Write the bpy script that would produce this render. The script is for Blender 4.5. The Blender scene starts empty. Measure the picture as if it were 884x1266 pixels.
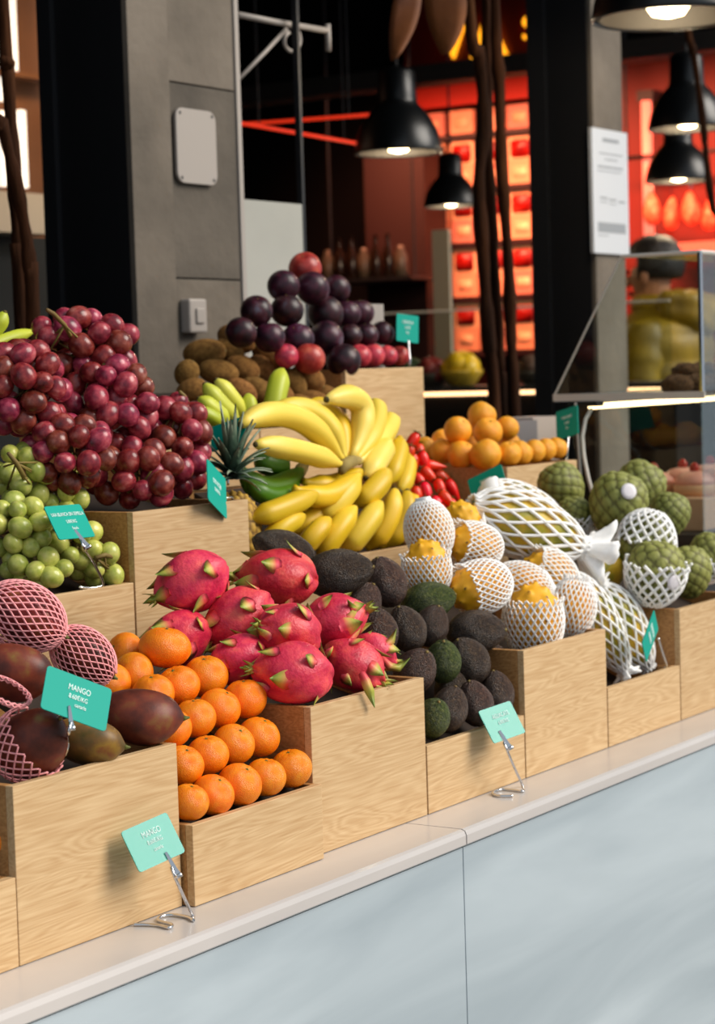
import bpy, math, random
import numpy as np
from mathutils import Vector, Matrix

random.seed(7)
RNG = np.random.default_rng(11)
scene = bpy.context.scene
COL = scene.collection
PI = math.pi

# ------------------------------------------------------------------ camera, sky, sun, exposure
# The stall is laid out in modules (a tall crate is 0.25 modules high); one module = U metres.
U = 0.76
C = Vector((-2.10743, -1.95279, 0.80009))
RIGHT = Vector((0.545368, -0.837662, -0.02992))
UPV = Vector((0.072266, 0.011427, 0.99732))
FWD = Vector((0.835075, 0.546069, -0.066767))
FPX = 2600.0
cam_data = bpy.data.cameras.new('camera')
cam = bpy.data.objects.new('camera', cam_data)
COL.objects.link(cam)
scene.camera = cam
cam_data.sensor_fit = 'VERTICAL'
cam_data.sensor_height = 36.0
cam_data.lens = FPX / 1266.0 * 36.0
cam_data.clip_start = 0.05
cam_data.clip_end = 200
cam.matrix_world = Matrix(((RIGHT.x, UPV.x, -FWD.x, C.x * U), (RIGHT.y, UPV.y, -FWD.y, C.y * U),
                           (RIGHT.z, UPV.z, -FWD.z, C.z * U), (0, 0, 0, 1)))
cam_data.dof.use_dof = True
cam_data.dof.focus_distance = 3.35 * U
cam_data.dof.aperture_fstop = 7.5

world = bpy.data.worlds.new('overcast_sky')
scene.world = world
world.use_nodes = True
wn = world.node_tree.nodes
wn['Background'].inputs[0].default_value = (0.76, 0.88, 1.0, 1)
wn['Background'].inputs[1].default_value = 0.48

sun_data = bpy.data.lights.new('hazy_sun', 'SUN')
sun_data.energy = 3.3
sun_data.angle = math.radians(38)
sun_data.color = (1.0, 0.92, 0.82)
sun = bpy.data.objects.new('hazy_sun', sun_data)
COL.objects.link(sun)
sun.rotation_euler = Vector((-0.32, 0.74, -0.60)).to_track_quat('-Z', 'Y').to_euler()

vs = scene.view_settings
vs.view_transform = 'Standard'
vs.look = 'None'
vs.gamma = 1.0
vs.use_curve_mapping = False
vs.exposure = 0.22

# ------------------------------------------------------------------ helpers
def ray(px, py):
    return FWD * FPX + RIGHT * (px - 442.0) - UPV * (py - 633.0)

def at(px, py, y=None, x=None, z=None, d=None):
    r = ray(px, py)
    if y is not None: t = (y - C.y) / r.y
    elif x is not None: t = (x - C.x) / r.x
    elif z is not None: t = (z - C.z) / r.z
    else: t = d / FPX
    return C + r * t

def depth(p): return (Vector(p) - C).dot(FWD)
def mpp(p): return depth(p) / FPX           # modules per pixel at a point
def axis(deg, toward=0.0):
    a = math.radians(deg)
    return (RIGHT * math.cos(a) + UPV * math.sin(a) - FWD * toward).normalized()

def lin(c):
    c = c.lstrip('#')
    v = [int(c[i:i + 2], 16) / 255 for i in (0, 2, 4)]
    return tuple(x / 12.92 if x <= 0.04045 else ((x + 0.055) / 1.055) ** 2.4 for x in v) + (1.0,)

class MB:
    """collects geometry for one mesh"""
    def __init__(s): s.v = []; s.f = []; s.t = []
    def add(s, v, f, t=None):
        o = len(s.v)
        s.v += [tuple(p) for p in v]
        s.f += [tuple(i + o for i in q) for q in f]
        s.t += list(t) if t is not None else [0.0] * len(v)
        return s
    def box(s, a, b):
        (x0, y0, z0), (x1, y1, z1) = a, b
        return s.add([(x0, y0, z0), (x1, y0, z0), (x1, y1, z0), (x0, y1, z0), (x0, y0, z1), (x1, y0, z1), (x1, y1, z1), (x0, y1, z1)],
              [(0, 3, 2, 1), (4, 5, 6, 7), (0, 1, 5, 4), (1, 2, 6, 5), (2, 3, 7, 6), (3, 0, 4, 7)])
    def prism(s, poly, e0, e1, ax='x'):
        """poly: 2D points; extruded along axis between e0 and e1"""
        n = len(poly); v = []
        for e in (e0, e1):
            for (p, q) in poly:
                v.append({'x': (e, p, q), 'y': (p, e, q), 'z': (p, q, e)}[ax])
        f = [tuple(range(n)), tuple(range(2 * n - 1, n - 1, -1))]
        f += [(i, n + i, n + (i + 1) % n, (i + 1) % n) for i in range(n)]
        return s.add(v, f)
    def tube(s, pts, rad, seg=8, cap=True, t=None):
        pts = [Vector(p) for p in pts]; n = len(pts)
        if not hasattr(rad, '__len__'): rad = [rad] * n
        v = []; f = []; tt = []
        d0 = (pts[1] - pts[0]).normalized()
        ref = Vector((0, 0, 1)) if abs(d0.z) < 0.9 else Vector((1, 0, 0))
        nx = d0.cross(ref).normalized()
        for i in range(n):
            d = (pts[min(i + 1, n - 1)] - pts[max(i - 1, 0)]).normalized()
            nx = (nx - d * nx.dot(d)).normalized(); ny = d.cross(nx)
            for k in range(seg):
                a = 2 * PI * k / seg
                v.append(pts[i] + (nx * math.cos(a) + ny * math.sin(a)) * rad[i])
                tt.append(t[i] if t else i / (n - 1))
        for i in range(n - 1):
            for k in range(seg):
                k2 = (k + 1) % seg
                f.append((i * seg + k, i * seg + k2, (i + 1) * seg + k2, (i + 1) * seg + k))
        if cap:
            f.append(tuple(range(seg - 1, -1, -1))); f.append(tuple((n - 1) * seg + k for k in range(seg)))
        return s.add(v, f, tt)
    def lathe(s, prof, seg=24, cap=True, wob=None):
        """prof: (radius, z) list; solid of revolution about Z"""
        v = []; f = []; n = len(prof)
        for i, (r, z) in enumerate(prof):
            for k in range(seg):
                a = 2 * PI * k / seg
                rr = r * (wob(a, i / (n - 1)) if wob else 1)
                v.append((rr * math.cos(a), rr * math.sin(a), z))
        for i in range(n - 1):
            for k in range(seg):
                k2 = (k + 1) % seg
                f.append((i * seg + k, i * seg + k2, (i + 1) * seg + k2, (i + 1) * seg + k))
        if cap:
            f.append(tuple(range(seg - 1, -1, -1))); f.append(tuple((n - 1) * seg + k for k in range(seg)))
        return s.add(v, f)
    def mesh(s, name, mat, smooth=True):
        m = bpy.data.meshes.new(name)
        m.from_pydata(s.v, [], s.f)
        if any(s.t):
            a = m.attributes.new('t', 'FLOAT', 'POINT'); a.data.foreach_set('value', s.t)
        if mat: m.materials.append(mat)
        if smooth: m.polygons.foreach_set('use_smooth', [True] * len(m.polygons))
        m.update()
        return m
    def build(s, name, mat, parent=None, smooth=False, bevel=0):
        o = bpy.data.objects.new(name, s.mesh(name, mat, smooth))
        COL.objects.link(o)
        if parent is not None: o.parent = parent
        if bevel:
            b = o.modifiers.new('edge', 'BEVEL'); b.width = bevel; b.segments = 2; b.limit_method = 'ANGLE'
        return o

def sphere_mb(nu, nv, fn, attr=None):
    """grid sphere about Z; fn(dirs Nx3, theta, phi) -> points, attr -> t values"""
    th = np.linspace(0, PI, nv + 1)[1:-1]
    ph = np.arange(nu) * 2 * PI / nu
    T, P = np.meshgrid(th, ph, indexing='ij')
    T = np.concatenate([[0.0], T.ravel(), [PI]]); P = np.concatenate([[0.0], P.ravel(), [0.0]])
    D = np.stack([np.sin(T) * np.cos(P), np.sin(T) * np.sin(P), np.cos(T)], 1)
    V = fn(D, T, P)
    f = []
    idx = lambda i, k: 1 + i * nu + k % nu
    for k in range(nu): f.append((0, idx(0, k), idx(0, k + 1)))
    for i in range(nv - 2):
        for k in range(nu): f.append((idx(i, k), idx(i + 1, k), idx(i + 1, k + 1), idx(i, k + 1)))
    last = len(D) - 1
    for k in range(nu): f.append((last, idx(nv - 2, k + 1), idx(nv - 2, k)))
    m = MB(); m.add(V.tolist(), f, attr(D, T, P).tolist() if attr else None)
    return m

def tag(o, label=None, cat=None, group=None, kind=None):
    if label: o['label'] = label
    if cat: o['category'] = cat
    if group: o['group'] = group
    if kind: o['kind'] = kind
    return o
def empty(name, loc=(0, 0, 0)):
    o = bpy.data.objects.new(name, None); COL.objects.link(o); o.location = loc; o.empty_display_size = 0.02
    return o
def copy_tree(o, parent=None, name=None):
    c = o.copy(); COL.objects.link(c)
    if name: c.name = name
    c.parent = parent
    for ch in o.children: copy_tree(ch, c)
    return c
def hide_proto(o):
    """remove a prototype and its parts from the scene"""
    for ch in list(o.children): hide_proto(ch)
    bpy.data.objects.remove(o)
def orient(o, loc, ax, scale, roll=0.0):
    q = Vector(ax).normalized().to_track_quat('Z', 'Y') @ Matrix.Rotation(roll, 3, 'Z').to_quaternion()
    o.rotation_mode = 'QUATERNION'; o.rotation_quaternion = q; o.location = loc
    o.scale = scale if hasattr(scale, '__len__') else (scale,) * 3
    return o
ORD = ['first', 'second', 'third', 'fourth', 'fifth', 'sixth', 'seventh', 'eighth', 'ninth', 'tenth', 'eleventh', 'twelfth']

# ------------------------------------------------------------------ materials
def new_mat(name):
    m = bpy.data.materials.new(name); m.use_nodes = True
    return m, m.node_tree.nodes, m.node_tree.links, m.node_tree.nodes['Principled BSDF']

def pmat(name, stops, scale=4.0, rough=0.5, detail=4.0, bump=0.0, bscale=40.0, bdist=0.01, rnd=0.0, coat=0.0, sss=0.0, sss_col=None,
         metal=0.0, stretch=None, attr=None, spec=0.5, distort=0.0, sheen=0.0):
    """noise -> colour ramp material; attr: a 0..1 mesh attribute drives the ramp instead of noise"""
    m, N, L, b = new_mat(name)
    tc = N.new('ShaderNodeTexCoord'); mp = N.new('ShaderNodeMapping')
    L.new(tc.outputs['Object'], mp.inputs[0])
    if stretch: mp.inputs['Scale'].default_value = stretch
    oi = N.new('ShaderNodeObjectInfo')
    vadd = N.new('ShaderNodeVectorMath'); vadd.operation = 'ADD'
    mul = N.new('ShaderNodeVectorMath'); mul.operation = 'SCALE'; mul.inputs[0].default_value = (17.3, 31.7, 11.1)
    L.new(oi.outputs['Random'], mul.inputs['Scale'])
    L.new(mp.outputs[0], vadd.inputs[0]); L.new(mul.outputs[0], vadd.inputs[1])
    nz = N.new('ShaderNodeTexNoise'); nz.inputs['Scale'].default_value = scale; nz.inputs['Detail'].default_value = detail
    nz.inputs['Distortion'].default_value = distort
    L.new(vadd.outputs[0], nz.inputs['Vector'])
    cr = N.new('ShaderNodeValToRGB')
    while len(cr.color_ramp.elements) < len(stops): cr.color_ramp.elements.new(0.5)
    for e, (p, c) in zip(cr.color_ramp.elements, stops):
        e.position = p; e.color = lin(c) if isinstance(c, str) else c
    if attr:
        at_ = N.new('ShaderNodeAttribute'); at_.attribute_name = 't'
        ma = N.new('ShaderNodeMath'); ma.operation = 'MULTIPLY_ADD'
        L.new(nz.outputs['Fac'], ma.inputs[0]); ma.inputs[1].default_value = attr if not isinstance(attr, bool) else 0.0
        L.new(at_.outputs['Fac'], ma.inputs[2]); L.new(ma.outputs[0], cr.inputs[0])
    else:
        L.new(nz.outputs['Fac'], cr.inputs[0])
    colour = cr.outputs[0]
    if rnd:
        hs = N.new('ShaderNodeHueSaturation')
        mr = N.new('ShaderNodeMapRange'); mr.inputs['To Min'].default_value = 1 - rnd; mr.inputs['To Max'].default_value = 1 + rnd
        L.new(oi.outputs['Random'], mr.inputs[0]); L.new(mr.outputs[0], hs.inputs['Value'])
        mr2 = N.new('ShaderNodeMapRange'); mr2.inputs['To Min'].default_value = 0.5 + rnd * 0.06; mr2.inputs['To Max'].default_value = 0.5 - rnd * 0.06
        L.new(oi.outputs['Random'], mr2.inputs[0]); L.new(mr2.outputs[0], hs.inputs['Hue'])
        L.new(colour, hs.inputs['Color']); colour = hs.outputs[0]
    L.new(colour, b.inputs['Base Color'])
    b.inputs['Roughness'].default_value = rough; b.inputs['Metallic'].default_value = metal
    b.inputs['Specular IOR Level'].default_value = spec
    b.inputs['Coat Weight'].default_value = coat; b.inputs['Coat Roughness'].default_value = 0.12
    b.inputs['Sheen Weight'].default_value = sheen
    if sss:
        b.inputs['Subsurface Weight'].default_value = sss
        b.inputs['Subsurface Radius'].default_value = sss_col or (1.0, 0.4, 0.2)
        b.inputs['Subsurface Scale'].default_value = 0.006
    if bump:
        n2 = N.new('ShaderNodeTexNoise'); n2.inputs['Scale'].default_value = bscale; n2.inputs['Detail'].default_value = 3
        L.new(vadd.outputs[0], n2.inputs['Vector'])
        bp = N.new('ShaderNodeBump'); bp.inputs['Strength'].default_value = bump; bp.inputs['Distance'].default_value = bdist
        L.new(n2.outputs['Fac'], bp.inputs['Height']); L.new(bp.outputs[0], b.inputs['Normal'])
    return m

def plain(name, col, rough=0.5, metal=0.0, spec=0.5, coat=0.0):
    m, N, L, b = new_mat(name)
    b.inputs['Base Color'].default_value = lin(col); b.inputs['Roughness'].default_value = rough
    b.inputs['Metallic'].default_value = metal; b.inputs['Specular IOR Level'].default_value = spec; b.inputs['Coat Weight'].default_value = coat
    return m
def glow(name, col, strength):
    m, N, L, b = new_mat(name)
    b.inputs['Base Color'].default_value = lin(col); b.inputs['Emission Color'].default_value = lin(col); b.inputs['Emission Strength'].default_value = strength
    return m
def glass(name, tint='#f2f6f4', refl=0.9):
    m, N, L, b = new_mat(name)
    N.remove(b)
    tr = N.new('ShaderNodeBsdfTransparent'); tr.inputs[0].default_value = lin(tint)
    gl = N.new('ShaderNodeBsdfGlossy'); gl.inputs['Roughness'].default_value = 0.02; gl.inputs['Color'].default_value = (refl,) * 3 + (1,)
    fr = N.new('ShaderNodeFresnel'); fr.inputs['IOR'].default_value = 1.45
    mx = N.new('ShaderNodeMixShader')
    hf = N.new('ShaderNodeMath'); hf.operation = 'MULTIPLY'; hf.inputs[1].default_value = 0.45; L.new(fr.outputs[0], hf.inputs[0])
    L.new(hf.outputs[0], mx.inputs[0]); L.new(tr.outputs[0], mx.inputs[1]); L.new(gl.outputs[0], mx.inputs[2])
    L.new(mx.outputs[0], N['Material Output'].inputs['Surface'])
    return m

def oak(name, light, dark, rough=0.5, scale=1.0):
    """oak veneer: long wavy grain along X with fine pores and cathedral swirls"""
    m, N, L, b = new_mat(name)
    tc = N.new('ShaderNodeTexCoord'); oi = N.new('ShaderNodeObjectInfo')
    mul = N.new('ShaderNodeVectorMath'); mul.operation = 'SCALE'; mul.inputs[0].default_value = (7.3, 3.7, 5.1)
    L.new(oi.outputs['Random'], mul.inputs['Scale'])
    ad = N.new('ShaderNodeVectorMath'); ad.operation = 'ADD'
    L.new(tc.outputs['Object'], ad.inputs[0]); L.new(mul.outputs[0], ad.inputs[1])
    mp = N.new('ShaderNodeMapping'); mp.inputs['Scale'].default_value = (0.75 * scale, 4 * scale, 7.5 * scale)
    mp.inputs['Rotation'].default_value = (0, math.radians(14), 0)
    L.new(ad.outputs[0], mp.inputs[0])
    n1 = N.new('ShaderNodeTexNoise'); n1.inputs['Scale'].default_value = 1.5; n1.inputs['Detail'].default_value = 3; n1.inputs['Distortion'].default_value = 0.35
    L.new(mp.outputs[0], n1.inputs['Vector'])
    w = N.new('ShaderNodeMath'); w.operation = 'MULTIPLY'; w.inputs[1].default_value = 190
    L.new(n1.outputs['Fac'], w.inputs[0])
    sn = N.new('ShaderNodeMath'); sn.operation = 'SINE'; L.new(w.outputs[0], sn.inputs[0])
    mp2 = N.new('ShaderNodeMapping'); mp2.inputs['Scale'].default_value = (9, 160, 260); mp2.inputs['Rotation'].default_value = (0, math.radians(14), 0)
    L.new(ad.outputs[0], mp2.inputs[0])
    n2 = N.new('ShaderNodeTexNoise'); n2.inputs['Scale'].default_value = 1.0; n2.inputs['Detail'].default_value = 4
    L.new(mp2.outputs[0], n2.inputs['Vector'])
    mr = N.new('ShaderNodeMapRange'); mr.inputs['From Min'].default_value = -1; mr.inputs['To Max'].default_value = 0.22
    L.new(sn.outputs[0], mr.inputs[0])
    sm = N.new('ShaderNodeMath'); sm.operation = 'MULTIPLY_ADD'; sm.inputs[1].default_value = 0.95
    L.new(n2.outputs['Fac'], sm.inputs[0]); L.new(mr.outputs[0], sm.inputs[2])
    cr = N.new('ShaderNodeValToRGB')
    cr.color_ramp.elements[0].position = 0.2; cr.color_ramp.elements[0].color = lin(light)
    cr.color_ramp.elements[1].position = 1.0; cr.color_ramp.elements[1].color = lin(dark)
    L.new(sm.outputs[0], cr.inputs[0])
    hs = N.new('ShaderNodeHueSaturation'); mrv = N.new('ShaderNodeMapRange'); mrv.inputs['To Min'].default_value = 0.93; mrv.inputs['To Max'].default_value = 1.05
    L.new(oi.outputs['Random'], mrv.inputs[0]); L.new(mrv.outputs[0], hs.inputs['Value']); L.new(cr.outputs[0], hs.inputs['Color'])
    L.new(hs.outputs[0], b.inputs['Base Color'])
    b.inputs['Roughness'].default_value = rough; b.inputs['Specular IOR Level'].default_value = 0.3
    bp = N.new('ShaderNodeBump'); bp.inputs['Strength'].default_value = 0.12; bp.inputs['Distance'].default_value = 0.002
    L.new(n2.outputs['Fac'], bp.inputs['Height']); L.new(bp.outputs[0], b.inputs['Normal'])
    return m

def marble(name, base, vein, rough):
    m, N, L, b = new_mat(name)
    tc = N.new('ShaderNodeTexCoord'); mp = N.new('ShaderNodeMapping')
    mp.inputs['Rotation'].default_value = (0, math.radians(-24), 0); mp.inputs['Scale'].default_value = (0.55, 2.0, 3.4)
    L.new(tc.outputs['Object'], mp.inputs[0])
    n = N.new('ShaderNodeTexNoise'); n.inputs['Scale'].default_value = 1.7; n.inputs['Detail'].default_value = 5; n.inputs['Distortion'].default_value = 0.6
    L.new(mp.outputs[0], n.inputs['Vector'])
    cr = N.new('ShaderNodeValToRGB'); E = cr.color_ramp.elements
    E[0].position = 0.30; E[0].color = lin(vein); E[1].position = 0.62; E[1].color = lin(base)
    L.new(n.outputs['Fac'], cr.inputs[0]); L.new(cr.outputs[0], b.inputs['Base Color'])
    b.inputs['Roughness'].default_value = rough
    return m

M = {}
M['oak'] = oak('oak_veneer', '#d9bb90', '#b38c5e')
M['oak_shaded'] = oak('oak_shaded', '#c4935c', '#8e5f32')  # oak copy with side-face shade and warm fruit bounce mixed into its colour
M['gap_shadow_board'] = plain('gap_shadow_board', '#2a1c12', 0.8)  # near-black brown stands in for the shadow in gaps between fruit
M['marble_top'] = marble('marble_top', '#c8c2be', '#b4b0ae', 0.2)
M['marble'] = marble('marble_front', '#b4c0c7', '#98a5ad', 0.35)
M['black'] = plain('black_paint', '#0c0c0f', 0.55)
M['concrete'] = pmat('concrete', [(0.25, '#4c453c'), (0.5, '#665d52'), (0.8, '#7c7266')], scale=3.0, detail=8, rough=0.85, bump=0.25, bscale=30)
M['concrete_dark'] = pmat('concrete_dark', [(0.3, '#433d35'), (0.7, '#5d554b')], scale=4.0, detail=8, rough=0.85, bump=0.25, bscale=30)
M['white_plate'] = plain('white_plate', '#9c948d', 0.5)
M['white_metal'] = plain('white_metal', '#d9d9d6', 0.4)
M['dark_wall'] = plain('dark_wall', '#0b0a0c', 0.9, spec=0.2)
M['dark_steel'] = plain('dark_steel', '#26272a', 0.45, 0.3)
M['ground'] = pmat('pavement', [(0.3, '#76726c'), (0.7, '#928d86')], scale=6, rough=0.9)
M['chrome'] = plain('chrome', '#d8d8da', 0.12, 1.0)
M['card'] = plain('teal_card', '#06a08e', 0.5, spec=0.15)
M['card_gloss'] = plain('teal_card_gloss', '#06a08e', 0.16, spec=0.35)
M['print'] = plain('white_print', '#d6efe9', 0.5)
M['glass'] = glass('clear_glass')
M['cable'] = plain('white_cable', '#cfc8bd', 0.4)

# ------------------------------------------------------------------ the setting
def struct(name, mb, mat, bevel=0, smooth=False, parent=None, label=None):
    o = mb.build(name, mat, parent, smooth, bevel)
    if parent is None: o['kind'] = 'structure'
    if label: o['label'] = label
    return o
def bx(a, b): return MB().box(a, b)

ZF, ZI, ZC = -1.18, -0.83, 3.35
struct('floor', bx((-14, -14, ZF - 0.1), (16, 1.45, ZF)), M['ground'], label='grey street pavement in front of the stall')
struct('floor_stall', bx((-2.5, 1.45, ZF), (9.3, 8.1, ZI)), M['dark_wall'], label='dark raised floor inside the stall')
struct('ceiling', bx((-2.5, 0.75, ZC), (9.3, 8.1, ZC + 0.1)), M['dark_wall'], label='dark ceiling over the stall')
struct('wall_back', bx((-2.5, 8.0, ZI), (9.3, 8.1, ZC)), M['dark_wall'], label='dark rear wall of the stall')
struct('wall_right', bx((9.2, 1.45, ZI), (9.3, 8.0, ZC)), M['dark_wall'], label='dark end wall behind the meat shelves')
struct('wall_left', bx((-2.5, 1.55, ZI), (-2.4, 8.0, ZC)), M['dark_wall'], label='dark left wall of the stall')
struct('wall_front', bx((-2.4, 1.55, ZI), (1.45, 1.65, ZC)), M['dark_wall'], label='dark front wall left of the opening')

# left pillar: black steel flank, concrete facing in panels
pl = empty('wall_pillar_left', (2.1, 1.45, ZI)); tag(pl, kind='structure', label='concrete pillar with black steel flank behind the grapes')
def child_box(a, b, name, mat, parent, bevel=0):
    ox = parent.location
    return MB().box([a[i] - ox[i] for i in range(3)], [b[i] - ox[i] for i in range(3)]).build(name, mat, parent, bevel=bevel)
child_box((2.10, 1.468, ZI), (2.56, 1.735, ZC), 'steel_core', M['black'], pl)
child_box((2.082, 1.69, ZI), (2.10, 1.735, ZC), 'steel_flange', M['dark_steel'], pl)
child_box((2.10, 1.45, ZI), (2.266, 1.468, ZC), 'concrete_strip', M['concrete'], pl, 0.002)
zz = at(250, 107, y=1.455).z; z2 = at(250, 345, y=1.455).z
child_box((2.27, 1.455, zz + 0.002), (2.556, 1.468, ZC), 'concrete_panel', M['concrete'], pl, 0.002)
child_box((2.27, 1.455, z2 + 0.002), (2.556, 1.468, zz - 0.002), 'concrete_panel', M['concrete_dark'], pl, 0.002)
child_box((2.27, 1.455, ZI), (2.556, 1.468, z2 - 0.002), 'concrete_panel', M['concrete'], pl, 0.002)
child_box((2.56, 1.45, ZI), (2.578, 1.60, ZC), 'white_trim', M['white_plate'], pl)
pr = empty('wall_pillar_right', (4.7, 1.45, ZI)); tag(pr, kind='structure', label='black steel pillar with narrow concrete face beside the glass case')
child_box((4.70, 1.468, ZI), (4.95, 1.70, ZC), 'steel_core', M['black'], pr)
child_box((4.685, 1.63, ZI), (4.70, 1.70, ZC), 'steel_flange', M['dark_steel'], pr)
child_box((4.705, 1.45, ZI), (4.945, 1.468, ZC), 'concrete_strip', M['concrete'], pr, 0.002)

def rrect(w, h, r, n=5):
    pts = []
    for cx, cy, a0 in ((w / 2 - r, h / 2 - r, 0), (-w / 2 + r, h / 2 - r, 90), (-w / 2 + r, -h / 2 + r, 180), (w / 2 - r, -h / 2 + r, 270)):
        for i in range(n + 1):
            a = math.radians(a0 + 90 * i / n); pts.append((cx + r * math.cos(a), cy + r * math.sin(a)))
    return pts
# blank rounded plate on the pillar
p = at(240, 182, y=1.45)
a, b = at(216, 182, y=1.45), at(265, 182, y=1.45); hh = at(240, 137, y=1.45).z - at(240, 229, y=1.45).z
pts = [(q[0] + p.x, q[1] + p.z) for q in rrect(b.x - a.x, hh, 0.028)]
plate = MB().prism(pts, 1.4495, 1.440, 'y').build('wall_plate', M['white_plate'], bevel=0.002)
tag(plate, 'blank pale rounded plate fixed high on the concrete pillar', 'plate')
for sx in (-1, 1):
    for sz in (-1, 1):
        MB().add([(p.x + sx * (b.x - a.x) * 0.40 + 0.005 * math.cos(k * PI / 3), 1.4395, p.z + sz * hh * 0.43 + 0.005 * math.sin(k * PI / 3)) for k in range(6)], [tuple(range(6))]).build('screw', M['dark_steel'], plate)
# small socket box on pillar
p = at(234, 391, y=1.45); sw = empty('wall_socket', p); tag(sw, 'small pale switch box low on the concrete pillar above the kiwis', 'switch')
child_box(p + Vector((-0.035, -0.03, -0.045)), p + Vector((0.04, 0.004, 0.045)), 'box', M['white_plate'], sw, 0.006)
child_box(p + Vector((-0.012, -0.036, -0.02)), p + Vector((0.022, -0.029, 0.02)), 'cover', M['white_plate'], sw, 0.003)

# low screen panel and rod behind the plums
a, b = at(302, 330, y=1.56), at(377, 330, y=1.56)
sp = empty('partition_screen', (a.x, 1.56, ZI)); tag(sp, 'pale translucent low screen panel beside the concrete pillar', 'screen')
child_box((2.59, 1.555, ZI), (b.x, 1.57, at(340, 250, y=1.56).z), 'panel', pmat('screen_paint', [(0.3, '#96968f'), (0.7, '#a9a9a2')], scale=2, rough=0.5), sp)
child_box((b.x - 0.012, 1.553, ZI), (b.x, 1.572, ZC - 0.002), 'post', M['dark_steel'], sp)

# back room seen at far left: brown wall, pale windows, concrete ledge
M['brown'] = pmat('brown_plaster', [(0.3, '#5a3519'), (0.7, '#7a4b26')], scale=2, rough=0.8)
struct('wall_room', bx((3.3, 4.0, ZI), (5.2, 4.06, ZC)), M['brown'], label='brown wall of the room at far left')
M['pane'] = glow('daylit_pane', '#fff4e6', 0.8)
wz = lambda py, y=3.98: at(20, py, y=y).z
for i, (x0, x1, y0, y1) in enumerate([(-4, 2, 0, 128), (18, 21, 0, 93), (57, 60, -20, 128), (-4, 3, 140, 232), (21, 28, 136, 232)]):
    o = struct('window_%d' % (i + 1), bx((at(x0, 100, y=3.97).x, 3.96, wz(y1)), (at(x1, 100, y=3.97).x, 3.998, wz(y0))), M['pane'], label='narrow bright window strip in the brown back room')
struct('trim_1', bx((3.3, 3.9, wz(99)), (5.2, 3.999, wz(93))), M['brown'], label='brown rail across the back room windows')
struct('trim_2', bx((3.3, 3.6, at(30, 288, y=3.6).z), (at(66, 260, y=3.6).x, 3.999, at(30, 238, y=3.6).z)), plain('ledge_stone', '#b3a796', .8), label='concrete ledge under the back room windows')
struct('wall_low', bx((3.3, 3.75, ZI), (5.2, 3.999, at(30, 288, y=3.6).z - 0.001)), plain('teal_black', '#020a0e', 0.8), label='dark wall below the ledge')

# ------------------------------------------------------------------ counter and display stand
YE, ZJ = -0.122, -0.030
XJ = at(577, 1036, y=YE).x
ct = empty('market_counter', (XJ, 0.4, ZF)); tag(ct, 'white marble market counter carrying all the fruit crates', 'counter')
def slab(x0, x1):
    prof = [(YE + 0.006, ZJ), (YE, ZJ + 0.004), (YE, -0.010), (YE + 0.003, -0.003), (YE + 0.010, 0.0), (1.40, 0.0), (1.40, ZJ)]
    return MB().prism([(y - 0.4, z - ZF) for y, z in prof], x0 - XJ, x1 - XJ, 'x')
for x0, x1 in ((-2.4, XJ - 1.7), (XJ - 1.699, XJ - 0.0015), (XJ + 0.0015, XJ + 2.2), (XJ + 2.203, 4.6)):
    slab(x0, x1).build('counter_slab', M['marble_top'], ct, bevel=0.0008)
for x0, x1 in ((-2.4, XJ - 1.7), (XJ - 1.699, XJ - 0.0012), (XJ + 0.0012, XJ + 2.2), (XJ + 2.203, 4.6)):
    child_box((x0, YE + 0.008, ZF), (x1, YE + 0.04, ZJ - 0.0025), 'front_panel', M['marble'], ct, 0.001)
child_box((-2.4, YE + 0.018, ZJ - 0.01), (4.6, YE + 0.04, ZJ), 'grout_line', M['white_metal'], ct)
child_box((-2.38, YE + 0.041, ZF), (4.58, 1.38, ZJ - 0.011), 'core', M['concrete_dark'], ct)

st = empty('display_stand', (1.0, 0.5, 0.0)); tag(st, 'stepped wooden stand under the back rows of crates', 'stand')
child_box((-0.6, 0.505, 0.0005), (2.68, 1.38, 0.29), 'lower_step', M['oak_shaded'], st)
child_box((-0.6, 0.955, 0.29), (2.68, 1.38, 0.54), 'upper_step', M['oak_shaded'], st)

TH = 0.014
def crate(x0, x1, yf, yb, z0, h, label, board=None):
    e = empty('wooden_crate', ((x0 + x1) / 2, (yf + yb) / 2, z0)); tag(e, label, 'crate', 'oak fruit crates')
    g = 0.0008
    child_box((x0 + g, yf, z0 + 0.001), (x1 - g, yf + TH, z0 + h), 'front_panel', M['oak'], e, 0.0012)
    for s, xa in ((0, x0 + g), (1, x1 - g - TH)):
        child_box((xa, yf + TH, z0 + 0.001), (xa + TH, yb, z0 + h), 'side_panel', M['oak_shaded'], e, 0.001)
    child_box((x0 + g + TH, yb - TH, z0 + 0.001), (x1 - g - TH, yb, z0 + h), 'back_panel', M['oak_shaded'], e, 0.001)
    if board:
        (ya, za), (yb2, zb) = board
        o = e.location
        MB().prism([(ya - o.y, za - o.z), (ya - o.y, za - 0.01 - o.z), (yb2 - o.y, zb - 0.012 - o.z), (yb2 - o.y, zb - o.z)], x0 + TH + 0.003 - o.x, x1 - TH - 0.003 - o.x, 'x').build('sloping_base', M['gap_shadow_board'], e)
    return e
LO, HI = 0.125, 0.25
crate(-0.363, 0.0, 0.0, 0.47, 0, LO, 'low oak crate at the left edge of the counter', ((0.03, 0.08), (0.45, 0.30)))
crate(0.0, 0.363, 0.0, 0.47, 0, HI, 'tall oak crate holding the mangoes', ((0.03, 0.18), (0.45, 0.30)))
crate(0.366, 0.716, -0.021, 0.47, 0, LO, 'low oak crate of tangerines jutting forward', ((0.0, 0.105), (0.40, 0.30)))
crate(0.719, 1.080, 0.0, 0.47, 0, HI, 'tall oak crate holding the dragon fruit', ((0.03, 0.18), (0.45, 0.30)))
crate(1.083, 1.448, 0.0, 0.47, 0, LO, 'low oak crate of avocados', ((0.02, 0.09), (0.40, 0.34)))
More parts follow.
